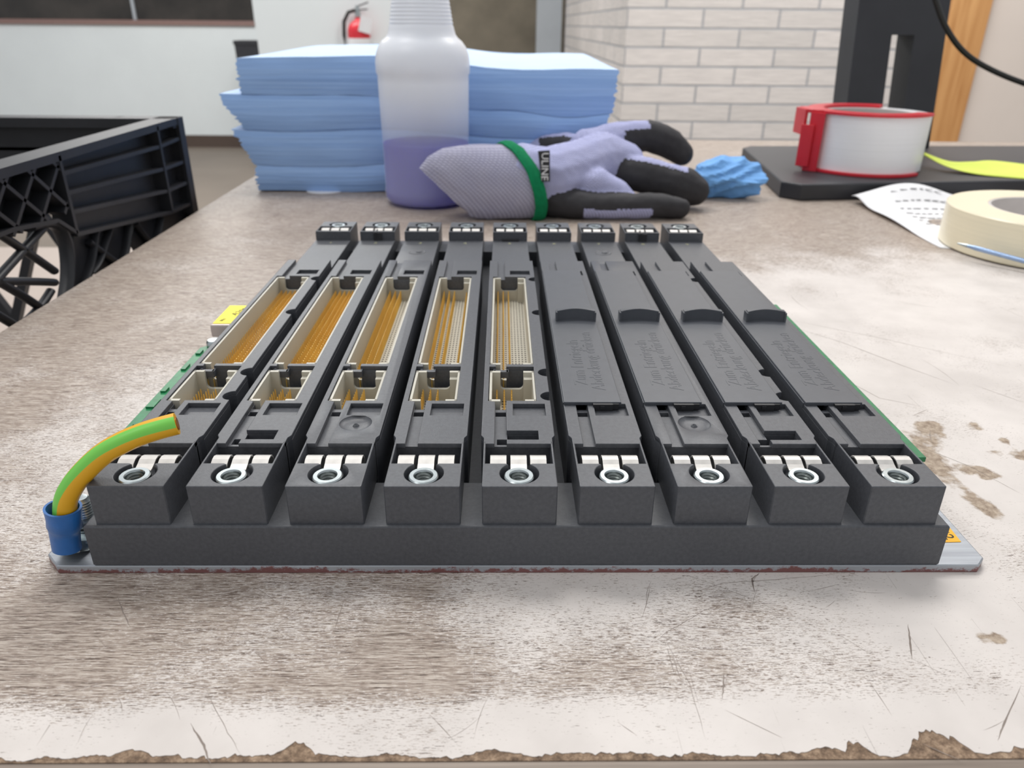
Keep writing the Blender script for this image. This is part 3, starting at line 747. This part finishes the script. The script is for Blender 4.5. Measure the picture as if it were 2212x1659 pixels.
# rim between the outer and inner wall
n = 28
def ringpts(c0, c1, rx, rz):
    t_ = (Vector(c1)-Vector(c0)).normalized(); a_ = t_.cross(Vector((0, 1, 0))).normalized(); b_ = a_.cross(t_).normalized()
    return [Vector(c1)+a_*(rx*math.cos(2*PI*j/n))+b_*(rz*math.sin(2*PI*j/n)) for j in range(n)]
b.loft([ringpts(sl[-2], sl[-1], 4.5, 4.3), ringpts(sl[-2], sl[-1], 3.9, 3.7)], caps=(False, False))
obj('crimp_sleeve', b, 'blue_sleeve', gw)
b = MB().tube([(-5.6, 3.4, 6), (-5.6, 3.8, 4.6), (-5.2, 6, 3.2), (-4.6, 11, 3.0)], [(3.0, 1.3), (3.4, .8), (3.8, .6), (4.2, .5)], 14, ref=Vector((0, 0, 1)))
b.lathe([(5.2, 2.6), (5.2, 3.6), (2.6, 3.6)], -4.6, 13, 28, 0, (True, False))
obj('ring_terminal', b, 'zinc', gw)
b = MB(); cx, cy = -4.4, 13
b.lathe([(4.4, 3.6), (4.4, 6.0), (3.9, 6.4), (0, 6.4)], cx, cy, 6)
pr = [(2.4, 6.2)]
for k in range(11): pr += [(2.45, 6.4+k*.8), (2.05, 6.8+k*.8)]
pr += [(1.6, 15.4), (0, 15.6)]
b.lathe(pr, cx, cy, 20)
for k in range(3): b.lathe([(4.2-.1*k, 6.6+1.2*k), (4.3-.1*k, 7.1+1.2*k), (2.4, 7.4+1.2*k)], cx, cy, 24)
obj('ground_screw', b, 'zinc', rack)

# ================================================================== things behind
# --- spray bottle
bx, by = 49.6, 467
bt = thing('squeeze_bottle', (bx, by, 0), 'translucent white plastic bottle with violet liquid in its lower third', 'bottle')
prof = [(0, .6), (30, .6), (34, 2.2), (35.6, 5), (35.8, 12), (35.2, 14), (35.2, 96)]
prof = [(0, .8), (26, .8), (31.5, 1.8), (34.0, 5), (34.6, 11), (34.0, 12.5), (34.2, 50), (34.9, 92), (34.9, 97), (35.9, 99), (36.0, 106), (35.2, 112), (33.2, 117), (30.2, 121), (27.5, 123), (25.6, 125.5), (24.6, 129)]
for k in range(9): prof += [(24.2-.38*k, 131+2.6*k), (23.5-.38*k, 132.2+2.6*k)]
prof += [(20.2, 156), (19.0, 160), (15, 166), (14, 176), (14, 185)]
body = obj('body', MB().lathe(prof, n=64), 'bottle', bt)
thv = [max(0, min(1, (52-v.co.z*1000)/2)) for v in body.data.vertices]
a = body.data.attributes.new('thin', 'FLOAT', 'POINT'); a.data.foreach_set('value', thv)
LZ = 47.6
obj('liquid', MB().lathe([(0, 1.6), (25.5, 1.6), (30.6, 2.6), (33.2, 5.4), (33.8, 11), (33.2, 12.6), (33.4, LZ), (0, LZ)], n=64), 'liquid', bt)
obj('cap', MB().lathe([(16, 178), (16, 200), (0, 200)], n=32), 'paper', bt)

# --- stack of blue wipes: four bundles
def seam(k, x):
    f = (x+108)/313
    if k == 0: return 0.8+.6*math.sin(x/17)
    if k == 1: return 23+1.5*math.sin(x/31)+6*sstep(.2, 1, f)
    if k == 2: return 51.5+1.4*math.sin(x/27+1)-8*sstep(.4, 1, f)
    if k == 3: return 80-14*sstep(.25, .75, f)+2.0*math.sin(x/15)*sstep(.5, .7, f)+1.2*math.sin(x/40)
    return 105.5+4.0*math.sin(PI*min(1, max(0, f*1.7)))-5.5*sstep(.45, .8, f)+.8*math.sin(x/23)
labels = ['bundle of blue paper wipes at the bottom of the stack, resting on the bench', 'bundle of blue paper wipes second from the bottom of the stack', 'bundle of blue paper wipes second from the top, ragged left edge sticking out', 'topmost bundle of blue paper wipes with its pale top face showing']
for k in range(4):
    b = MB(); rings = []; L = 22
    random.seed(50+k)
    xl = (-101, -116, -119, -108)[k]; xr = (196, 198, 200, 206)[k]
    lay = [random.uniform(-1, 1) for _ in range(L+1)]
    for j in range(L+1):
        f = j/L; ring = []
        bulge = 2.2*math.sin(PI*f)
        yj = .16*lay[j]; 
        drift = {0: -2*(1-f), 1: 6*(1-f), 2: -4*f+5*(1-f), 3: 4*f}[k]
        x0_ = xl+drift+2.4*lay[j]*abs(lay[j])+(9*(1-f) if k in (1, 2) else 3*(1-f)); x1_ = xr+1.6*lay[j]-(4*(1-f) if k == 3 else 0)
        N1 = 60
        def P_(x, y, yr):
            zl, zh = seam(k, x), seam(k+1, x)
            up = (2.5*sstep(505, 800, y) if k == 3 else 0)
            nz = .5*noise.noise(Vector((x/20, y/20, j*.7+k*9)))
            return (x, y, zl+(zh-zl-.35)*f+up+nz*(0 if j in (0, L) and k < 3 else 1)*.6)
        for i in range(N1+1):
            x = x0_+(x1_-x0_)*i/N1
            yy = 504-bulge+yj+1.3*noise.noise(Vector((x/35, k*5.1, f*1.3)))+.25*noise.noise(Vector((x/7, k*3, j*.5)))
            ring.append(P_(x, yy, 0))
        for i in range(1, 12): ring.append(P_(x1_+1.6*noise.noise(Vector((i*.8, k, j*.9))), 504+296*i/12, 0))
        for i in range(N1, -1, -6): ring.append(P_(x0_+(x1_-x0_)*i/N1, 800+yj, 0))
        for i in range(11, 0, -1): ring.append(P_(x0_+2.5*noise.noise(Vector((i*.8, k+4, j*.9))), 504+296*i/12, 0))
        rings.append(ring)
    b.loft(rings, caps=(False, False), smooth=False)
    # top and bottom faces as strips front-to-back (smoothly following the seam curve)
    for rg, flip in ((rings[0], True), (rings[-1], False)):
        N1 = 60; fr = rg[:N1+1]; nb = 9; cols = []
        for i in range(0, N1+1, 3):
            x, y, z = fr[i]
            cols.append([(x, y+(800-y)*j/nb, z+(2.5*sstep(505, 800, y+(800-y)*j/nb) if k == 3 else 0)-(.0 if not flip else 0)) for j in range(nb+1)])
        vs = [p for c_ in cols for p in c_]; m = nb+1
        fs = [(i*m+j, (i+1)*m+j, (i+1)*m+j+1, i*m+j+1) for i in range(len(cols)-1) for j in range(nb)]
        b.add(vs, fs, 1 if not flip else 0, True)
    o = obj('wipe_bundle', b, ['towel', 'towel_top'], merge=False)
    tag(o, labels[k], 'paper wipes', 'blue paper wipe bundles in the stack')

# --- white disc under the stack edge (roll end / coaster peeking out)
tag(obj('paper_disc', MB().cyl(-44, 512, .0, .7, 17, 32), 'paper'), 'thin white paper disc peeking out from under the front of the blue stack', 'paper disc')

# --- work glove
def chain_pts(C, n=7):
    out = []
    for i in range(len(C)-1):
        (p0, r0), (p1, r1) = C[i], C[i+1]
        for j in range(n):
            t = j/n; out.append((Vector(p0).lerp(Vector(p1), t), tuple(a_+(b_-a_)*t for a_, b_ in zip(r0, r1))))
    out.append((Vector(C[-1][0]), C[-1][1])); return out
def S(u, v, y, r, k=(1, 1)): return (tuple(at(u, v, 1, y)), (r*k[0], r, r*k[1]))
G = {
 'palm': [S(1130, 392, 422, 27, (.9, 1.02)), S(1185, 388, 428, 26, (1, .95)), S(1240, 372, 440, 24), S(1300, 345, 458, 22), S(1350, 350, 462, 16)],
 'f1': [S(1270, 318, 475, 15), S(1335, 298, 485, 13.5), S(1400, 292, 490, 13), S(1450, 312, 492, 12.5), S(1472, 332, 490, 10)],
 'f2': [S(1300, 360, 455, 15), S(1360, 372, 452, 14.5), S(1420, 385, 450, 15), S(1475, 402, 448, 15), S(1500, 412, 446, 12.5)],
 'f3': [S(1240, 395, 428, 13), S(1290, 398, 424, 13), S(1335, 418, 420, 10), S(1372, 436, 418, 5)],
 'f4': [S(1225, 445, 412, 11), S(1300, 458, 408, 9.5), S(1380, 458, 410, 10), S(1440, 458, 412, 9.5), S(1468, 462, 412, 8)],
 'f5': [S(1262, 326, 480, 12), S(1225, 312, 492, 10.5), S(1180, 314, 500, 9), S(1150, 326, 502, 7)],
 'base': [S(1195, 440, 415, 13), S(1240, 455, 410, 8)],
}
gl = thing('work_glove', (150, 430, 0), 'lavender knit work glove with black coated fingers and green cuff hem lying behind the rack', 'glove')
b = MB()
ico = bmesh.new(); bmesh.ops.create_icosphere(ico, subdivisions=2, radius=1)
iv = [v.co.copy() for v in ico.verts]; iff = [tuple(v.index for v in f.verts) for f in ico.faces]; ico.free()
allp = []
for nm, C in G.items():
    cps = chain_pts(C)
    for i, (p, r) in enumerate(cps):
        pz = max(p.z, r[2]*.95+.4); allp.append((nm, i/(len(cps)-1), Vector((p.x, p.y, pz)), r))
        b.add([(p.x-150+v.x*r[0], p.y-430+v.y*r[1], pz+v.z*r[2]) for v in iv], iff)
gm = obj('glove_tmp', b, 'knit', merge=False)
rm = gm.modifiers.new('r', 'REMESH'); rm.mode = 'VOXEL'; rm.voxel_size = .0013
sm = gm.modifiers.new('s', 'SMOOTH'); sm.iterations = 8; sm.factor = .6
me = bpy.data.meshes.new_from_object(gm.evaluated_get(bpy.context.evaluated_depsgraph_get()))
bpy.data.objects.remove(gm)
me.name = 'glove_hand'; me.materials.clear()
for m in ('knit', 'coat'): me.materials.append(MT[m])
centres = [(nm, f, p, r[1]) for nm, f, p, r in allp]
for v in me.vertices:
    n_ = noise.fractal(v.co*60, 1, 2, 3); v.co += v.normal*(n_*.0009)
mis = []
for pl in me.polygons:
    c0 = pl.center*1000; c0 = Vector((c0.x+150, c0.y+430, c0.z))
    best = min(centres, key=lambda t: (t[2]-c0).length-.9*t[3])
    nm, f, p, rad = best; nr = (c0-p).normalized(); wob = .09*noise.noise(c0*.12)
    black = False
    if nm == 'f1': black = f+wob > .26 and not (nr.z > .55 and f < .5)
    elif nm == 'f2': black = f+wob > .12 and not (nr.z > .78 and f < .72)
    elif nm == 'f3': black = nr.z < -.25
    elif nm == 'f4': black = not (nr.z < -.05 and .12 < f < .58)
    elif nm == 'f5': black = .15 < f < .72 and nr.z < .8 and nr.y < .5
    elif nm == 'base': black = True
    else: black = nr.z < -.35
    mis.append(1 if black else 0)
me.polygons.foreach_set('material_index', mis); me.polygons.foreach_set('use_smooth', [True]*len(mis))
o = bpy.data.objects.new('hand', me); COL.objects.link(o); o.parent = gl
# cuff: lofted tube from the slit-like open mouth (left) to the green hem
CR = [((906, 362), (1024, 470), 5, 404), ((925, 338), (1036, 476), 10, 407), ((958, 321), (1050, 480), 15, 411), ((1000, 314), (1066, 481), 19, 414), ((1045, 312), (1092, 481), 22, 417), ((1098, 312), (1140, 480), 24, 420)]
NC = 44
def cuffring(k, sc=0.0):
    i = min(int(k), len(CR)-2); t = k-i
    (t0, b0, r0, y0), (t1, b1, r1, y1) = CR[i], CR[i+1]
    yc = y0+(y1-y0)*t; ry = r0+(r1-r0)*t
    top = at(t0[0]+(t1[0]-t0[0])*t, t0[1]+(t1[1]-t0[1])*t, 1, yc); bot = at(b0[0]+(b1[0]-b0[0])*t, b0[1]+(b1[1]-b0[1])*t, 1, yc)
    mid = (top+bot)/2; half = (top-bot)/2; L_ = half.length; half = half*((L_-sc)/L_); out = []
    for j in range(NC):
        a_ = 2*PI*j/NC; c_, s__ = math.cos(a_), math.sin(a_)
        p = mid+half*s__+Vector((-.62*ry*c_*min(1, k/2), (ry-sc)*c_, 0))
        nz = .7*noise.noise(Vector((k*1.4, j*.35, 2)))
        out.append((p.x-150+nz, p.y-430+nz, max(.8+sc, p.z+nz)))
    return out
ks = [i*.25 for i in range(0, 21)]
rings = [cuffring(k) for k in ks]; inner = [cuffring(k, 1.6) for k in ks[:14]][::-1]
b = MB().loft(inner+rings, caps=(True, True))
obj('cuff', b, 'knit_cuff', gl)
hem = [Vector(p) for p in cuffring(5.0, -.6)]; hem = hem+[hem[0]]
obj('green_hem', MB().tube(hem, [(1.9, 5.2)]*len(hem), 10, caps=(False, False), ref=Vector((1, .5, 0))), 'green_hem', gl)
lc = at(1172, 358, 1, 398); lx, ly, lz = lc.x-150+1, lc.y-430, lc.z
b = MB().add([(lx-4.6, ly, lz+10), (lx+4.0, ly+1, lz+10.5), (lx+4.6, ly-1, lz-11), (lx-1.5, ly-2, lz-11), (lx-4.6, ly+1.5, lz+10), (lx+4.0, ly+2.5, lz+10.5), (lx+4.6, ly+.5, lz-11), (lx-1.5, ly-.5, lz-11)], [(0, 1, 2, 3), (7, 6, 5, 4), (0, 4, 5, 1), (1, 5, 6, 2), (2, 6, 7, 3), (3, 7, 4, 0)])
sl_ = obj('size_label', b, 'dark', gl)
tx = MB().text('ULINE', 7.2, (0, 0, 0), extrude=.15)
RM = Matrix.Rotation(PI/2, 4, 'X'); RR = Matrix.Rotation(PI/2, 4, 'Y')
tx.v = [tuple(RR @ (RM @ Vector(v))) for v in tx.v]
tx.v = [(x+lx+.4, y+ly-.9+(z/11)*.9, z+lz-.5) for x, y, z in tx.v]
obj('label_print', tx, 'paper', sl_)

# --- crumpled blue wipe
bm = bmesh.new(); bmesh.ops.create_icosphere(bm, subdivisions=4, radius=1)
b = MB(); vs = []; random.seed(21)
fold = [(Vector((random.uniform(-1, 1), random.uniform(-1, 1), random.uniform(-.3, 1))).normalized(), random.uniform(.62, .98)) for _ in range(17)]
for v in bm.verts:
    d = v.co.normalized()
    r = min(min(k/max(1e-3, d.dot(n_)) for n_, k in fold if d.dot(n_) > .05), 1.35)      # faceted folds
    r *= 1-.16*abs(math.sin(7*d.dot(fold[0][0])+3*d.dot(fold[3][0])))-.06*abs(noise.noise(d*3.3))
    p = Vector((d.x*34*r, d.y*26*r, 17+d.z*21*r)); p.z -= .22*d.x*14
    vs.append((p.x, p.y, max(.3, p.z)))
fs = [tuple(x.index for x in f.verts) for f in bm.faces]; bm.free()
b.add(vs, fs)
tag(obj('crumpled_wipe', b, 'rag', loc=(302, 496, 0)), 'crumpled bright blue paper wipe behind the black glove fingertips', 'paper wipe')

# --- monitor stand
ms = thing('monitor_stand', (480, 600, 0), 'black monitor stand with flat base and upright slotted column', 'monitor stand')
mo = (480, 600)
poly = [(x-mo[0], y-mo[1]) for x, y in ((349, 492), (362, 478), (700, 520), (720, 700), (706, 716), (384, 700), (372, 686))]
obj('base', MB().prism(poly, 0, 14, bevel=1.6), 'black_plastic', ms)
# column: slotted slab that leans back a little
def col(x0, x1, z0, z1, th=24):
    lean = lambda z: 688-600+z*.17
    shift = lambda z: 0
    b = MB(); vs = []
    for z in (z0, z1):
        for yy in (0, th):
            for x in (x0, x1): vs.append((x-480, lean(z)+yy, z))
    return vs, [(0, 2, 3, 1), (4, 5, 7, 6), (0, 1, 5, 4), (2, 6, 7, 3), (0, 4, 6, 2), (1, 3, 7, 5)]
b = MB()
for a_ in ((482, 521, 12, 126), (545, 578, 12, 126), (482, 578, 126, 330), (482, 578, 12, 24)): b.add(*col(*a_, th=38))
obj('column', b, 'black_plastic', ms, merge=False)
b = MB(); b.add(*col(479, 577, 320, 420, 30)); obj('head_mount', b, 'dark', ms)
# brass stub at the base corner
tag(obj('brass_pin', MB().tube([(366, 655, 3.0), (384, 648, 3.0)], 2.6, 12), 'gold'), 'small brass coloured pin lying beside the rear left corner of the monitor base', 'pin')

# --- clear tape in red dispenser on the base
tp = thing('packing_tape', (446, 562, 14.2), 'roll of clear packing tape in a red hand dispenser on the monitor base', 'tape')
obj('tape_roll', MB().lathe([(38, 2.4), (51, 2.4), (51, 49.5), (38, 49.5), (38, 2.4)], n=72), 'clear_tape', tp)
obj('card_core', MB().lathe([(38, 2.6), (38, 49.2), (36.2, 49.2), (36.2, 2.6), (38, 2.6)], n=48), 'core_paper', tp)
def cring_(r0, r1, z0, z1, a0, a1, n=48):
    b = MB(); P = arc(0, 0, r1, a0, a1, n)+arc(0, 0, r0, a1, a0, n); return b.prism(P, z0, z1, bevel=.4)
obj('dispenser_ring', cring_(40, 54, 49.6, 52.2, -.75, -2*PI+.95), 'red', tp)
obj('dispenser_ring', cring_(40, 54.5, 0, 2.6, -.9, -2*PI+1.0), 'red', tp)
b = MB().prism([(-62, -12), (-50, -20), (-47, 16), (-60, 14)], 49.4, 52.6, bevel=.4)
b.box(-63, -60.4, -10, 14, 30, 52); b.prism([(-60, -16), (-50, -24), (-48, -18), (-58, -10)], 0, 50)
obj('dispenser_arm', b, 'red', tp)
b = MB().prism([(-67, -16), (-58, -22), (-56.6, -20), (-66, -13.5)], 4, 40, bevel=.3)
obj('blade_guard', b, 'red', tp)

# --- lime sticky note curling on the base
near = smoothpath([at(u, v, 2, z) for u, v, z in ((1998, 333, 25), (2040, 357, 20), (2100, 374, 16), (2180, 383, 14.8), (2270, 389, 14.8))], 5)
rear = smoothpath([at(u, v, 2, z) for u, v, z in ((1996, 329, 26), (2050, 348, 22), (2100, 349, 21), (2150, 347, 20), (2270, 362, 17))], 5)
b = MB(); m_ = 8; vs = []
for p0_, p1_ in zip(near, rear):
    for j in range(m_+1):
        f = j/m_; p_ = p0_.lerp(p1_, f); vs.append((p_.x-580, p_.y-600, p_.z-1.6*math.sin(PI*f)*(p_.z > 16.8)))
b.add(vs, [(i*(m_+1)+j, (i+1)*(m_+1)+j, (i+1)*(m_+1)+j+1, i*(m_+1)+j+1) for i in range(len(near)-1) for j in range(m_)], 0, True)
o = obj('sticky_note', b, 'note', loc=(580, 600, 0)); s_ = o.modifiers.new('solid', 'SOLIDIFY'); s_.thickness = .0005
tag(o, 'lime yellow sticky note curling up on the black monitor base', 'sticky note')

# --- printed paper sheet and masking tape
b = MB(); n = 30; vs = []
ca, cb_, cc, cdd = Vector((404, 475, 0)), Vector((560, 492, 0)), Vector((540, 300, 0)), Vector((404, 330, 0))
def paperz(u, v):
    x = 1-u
    return .5+16*math.exp(-((v-.06)/.13)**2)*math.exp(-((u-.28)/.28)**2)+7*sstep(.0, .3, v)*0+1.0*math.sin(9*v)*math.sin(6*u)**2+3.5*math.exp(-((u-.05)/.10)**2)*math.exp(-((v-.45)/.28)**2)
for i in range(n+1):
    for j in range(n+1):
        u, v = i/n, j/n; p = (ca*(1-u)+cb_*u)*(1-v)+(cdd*(1-u)+cc*u)*v
        fl = sstep(64, 84, math.hypot(p.x-472, p.y-328.5))
        vs.append((p.x-480, p.y-400, .4+(paperz(u, v)-.4)*fl))
b.add(vs, [(i*(n+1)+j, (i+1)*(n+1)+j, (i+1)*(n+1)+j+1, i*(n+1)+j+1) for i in range(n) for j in range(n)], 0, True)
pp = obj('paper_sheet', b, 'paper', loc=(480, 400, 0)); s_ = pp.modifiers.new('solid', 'SOLIDIFY'); s_.thickness = .00025
tag(pp, 'creased white printed sheet under the cream masking tape roll', 'paper')
random.seed(5)
b = MB()
for r_ in range(7):
    v = .12+r_*.07; u = .16
    while u < .42:
        ww = random.uniform(.018, .04); p0 = (ca*(1-u)+cb_*u)*(1-v)+(cdd*(1-u)+cc*u)*v; u2 = u+ww; p1 = (ca*(1-u2)+cb_*u2)*(1-v)+(cdd*(1-u2)+cc*u2)*v
        fl = sstep(64, 84, math.hypot(p0.x-472, p0.y-328.5)); z = .4+(paperz(u, v)-.4)*fl+.35
        b.box(p0.x-480, p1.x-480, p0.y-400-.8, p0.y-400+.8, z-.1, z); u = u2+random.uniform(.008, .02)
obj('printed_text', b, 'grey_ink', pp)
mt = thing('masking_tape', (472, 328.5, .8), 'thick roll of cream masking tape lying on the paper sheet', 'tape')
obj('tape_roll', MB().lathe([(38.5, 0), (62.2, 0), (63, .8), (63, 25.4), (62.2, 26.2), (38.5, 26.2), (38.5, 0)], n=80), 'masking', mt)
obj('card_core', MB().lathe([(38.5, .2), (38.5, 26), (36.6, 26), (36.6, .2), (38.5, .2)], n=48), 'core_paper', mt)
q0 = at(2085, 531, 2, 9.0); q1 = at(2212, 554, 2, 9.0); dd = (q1-q0); e2 = q1+dd*1.6
pn = thing('ballpoint_pen', (q0.x, q0.y, 0), 'thin blue metallic pen leaning against the side of the cream masking tape', 'pen')
L0 = Vector((0, -2, 9.5)); L1 = Vector((e2.x-q0.x, e2.y-q0.y-6, 2.5))
obj('barrel', MB().tube([L0, L0.lerp(L1, .06), L1], [.9, 1.5, 1.5], 14), 'penmetal', pn)
obj('tip', MB().tube([L0+(L0-L1).normalized()*6, L0], [.4, 1.2], 10), 'zinc', pn)

# --- black cable hanging at the upper right
cpth = [tuple(at(u, v, 1, 655)) for u, v in ((1990, -160), (2005, -60), (2024, 10), (2045, 62), (2080, 110), (2130, 145), (2212, 180), (2330, 215))]
z0 = cpth[-1]; cpth += [(z0[0]+70, z0[1], z0[2]-22), (z0[0]+130, z0[1], 4), (z0[0]+240, z0[1]+10, 3)]
tag(obj('monitor_cable', MB().tube(smoothpath(cpth, 5), 2.7, 12), 'cable'), 'black cable hanging in front of the oak casing at upper right', 'cable')

# ================================================================== crate on a low cart
XC = -140
def cz(z): return z
ZR, ZB = 66, -214
YF, YN = 462, 132
XW = XC-330
ct = thing('milk_crate', ((XC+XW)/2, (YF+YN)/2, ZB), 'black plastic milk crate with lattice sides standing just left of the bench', 'crate')
cx_, cy_ = (XC+XW)/2, (YF+YN)/2
H_ = ZR-ZB
def plain_panel():
    b = MB(); L = 165
    b.box(-L, L, -9, 9, H_-7, H_); b.box(-L, L, -2, 1, H_-72, H_-4); b.box(-L, L, -7, 3, 0, 12)
    for z in (H_-24, H_-40, H_-56, H_-72): b.box(-L, L, -8, 1, z-1.3, z+1.3)
    for x in (-L, -L+45, L-45, L): b.box(x-1.5, x+1.5, -8, 2, 0 if abs(x) == L else H_-72, H_)
    for x in (-L+14, L-22): b.box(x, x+8, -6, 2, 10, H_-70)
    for k in range(3):
        xa = -130+k*90; b.bar((xa, -2, 12), (xa+90, -2, H_-72), 7, 7); b.bar((xa+90, -2, 12), (xa, -2, H_-72), 7, 7)
    return b
pb_ = plain_panel(); first = None
for a_, (dx, dy) in ((0, (0, -157)), (PI, (0, 157)), (-PI/2, (-157, 0))):
    if first is None: o = obj('side_panel', pb_, 'crate', ct, (dx, dy, 0), merge=False); first = o
    else: o = first.copy(); COL.objects.link(o); o.parent = ct
    o.location = (dx/1000, dy/1000, 0); o.rotation_euler = (0, 0, a_)
# the side nearest the bench, seen at a shallow angle (crate local coordinates)
b = MB(); X1 = 165
def L3(x, y, z): return (x-cx_, y-cy_, z-ZB)
yA, yB, yC = 281, 415, 460
def wallbox(x0, x1, y0, y1, z0, z1): b.box(x0-cx_, x1-cx_, y0-cy_, y1-cy_, z0-ZB, z1-ZB)
wallbox(-156, -139, YN, YF, 61, 66)                                   # rim
lev = [(54, 50, 51), (43, 34, 33), (32, 18, 17), (19, 2, 0)]
for za, zb_, zc_ in lev:
    b.bar(L3(-144, yA, za), L3(-144, yB, zb_), 9, 2.4); b.bar(L3(-144, yB, zb_), L3(-144, yC, zc_), 9, 2.4)
# backing web of the ribbed corner
b.add([L3(-151, yA, 19), L3(-151, yB, 2), L3(-151, yC, 0), L3(-151, yC, 62), L3(-151, yA, 62), L3(-148, yA, 19), L3(-148, yB, 2), L3(-148, yC, 0), L3(-148, yC, 62), L3(-148, yA, 62)],
      [(0, 1, 2, 3, 4), (9, 8, 7, 6, 5), (0, 5, 6, 1), (1, 6, 7, 2), (2, 7, 8, 3), (3, 8, 9, 4), (4, 9, 5, 0)])
for yy, zb_ in ((yA, 19), (yB, 2), (yC, -20)): wallbox(-151, -139, yy-1.4, yy+1.4, zb_, 64)
wallbox(-151, -139, yC-2, YF, ZB, 64); wallbox(-151, -139, YN, YN+5, ZB, 64)
# diamond lattice band
wallbox(-152, -149, YN, yA, 33, 62)
def lat2(y0, y1, z0, z1, step, slope, w_, d_):
    hgt = z1-z0; run = hgt*slope; y = y0-run
    while y < y1:
        for sgn in (1, -1):
            pa_, pb2 = ((y, z0), (y+run, z1)) if sgn > 0 else ((y, z1), (y+run, z0))
            (ya_, za_), (yb2, zb2) = pa_, pb2; sl = (zb2-za_)/(yb2-ya_)
            if ya_ < y0: za_ += sl*(y0-ya_); ya_ = y0
            if yb2 > y1: zb2 -= sl*(yb2-y1); yb2 = y1
            if yb2-ya_ > 1.5: b.bar(L3(-144, ya_, za_), L3(-144, yb2, zb2), w_, d_)
        y += step
lat2(YN, yA, 33, 62, 25, 1.15, 9, 2.2)
b.bar(L3(-144, YN, 38), L3(-144, 225, 36), 10, 2.2); b.bar(L3(-144, 225, 36), L3(-144, yA-16, 31), 10, 2.2); b.bar(L3(-144, yA-16, 31), L3(-144, yA, 20), 10, 2.2)
# curved struts and the open lower lattice
def strut(px, rw, n_=5):
    pts = smoothpath([at(u, v, 0, -145) for u, v in px], n_); b.tube([(p.x-cx_, p.y-cy_, p.z-ZB) for p in pts], rw, 10, ref=Vector((1, 0, 0)))
strut([(60, 492), (95, 484), (125, 492), (142, 530), (147, 580), (143, 630), (128, 700), (100, 780)], (2.4, 4.6))
strut([(203, 500), (196, 560), (180, 610), (160, 660), (120, 740)], (1.2, 3.5))
strut([(276, 478), (270, 540), (250, 600), (215, 650), (160, 730)], (1.6, 3.5))
strut([(345, 470), (335, 520), (310, 570)], (1.2, 3.5))
strut([(235, 495), (215, 560), (195, 590)], (1.2, 3.0))
for P_ in ([(-40, 480), (60, 546), (118, 586)], [(104, 480), (50, 540), (-10, 606)], [(-40, 608), (60, 608), (118, 610)], [(-10, 604), (50, 640), (92, 668)], [(110, 628), (85, 665), (40, 712), (0, 750)], [(-40, 660), (40, 708), (110, 750)], [(190, 522), (240, 560), (300, 600)], [(292, 482), (320, 520), (335, 530)], [(150, 625), (200, 660)]):
    strut(P_, (2.2, 2.6), 3)
def web(px):
    P_ = [at(u, v, 0, -147) for u, v in px]; n_ = len(P_)
    vs = [(p.x-cx_, p.y-cy_, p.z-ZB) for p in P_]+[(p.x-cx_-3, p.y-cy_, p.z-ZB) for p in P_]
    b.add(vs, [tuple(range(n_)), tuple(reversed(range(n_, 2*n_)))]+[(i, n_+i, n_+(i+1) % n_, (i+1) % n_) for i in range(n_)])
web([(160, 508), (203, 498), (194, 556), (180, 596), (165, 655), (158, 560)])
web([(206, 498), (276, 478), (272, 530), (256, 590), (228, 640), (214, 590), (196, 566)])
web([(290, 474), (423, 436), (424, 470), (300, 548), (284, 520)])
wallbox(-150, -140, YN, YF, ZB, ZB+12)
obj('side_panel', b, 'crate', ct, merge=False)
b = MB()
for k in range(9):
    b.bar((-150, -150+k*37.5, 4), (150, -150+k*37.5, 4), 6, 8); b.bar((-150+k*37.5, -150, 4), (-150+k*37.5, 150, 4), 6, 8)
obj('bottom_grid', b, 'crate', ct, merge=False)
cr = thing('low_bench', (-560, 560, -900), 'low pale beige bench under and behind the black crate', 'bench')
hC = 900+ZB
obj('bench_top', MB().prism([(-440, -440), (415, -440), (415, 540), (-440, 540)], hC-25, hC, bevel=2), 'cart', cr)
for sx in (-420, 395):
    for sy in (-420, 520): obj('leg', MB().box(sx-15, sx+15, sy-15, sy+15, 0, hC-25), 'post', cr)
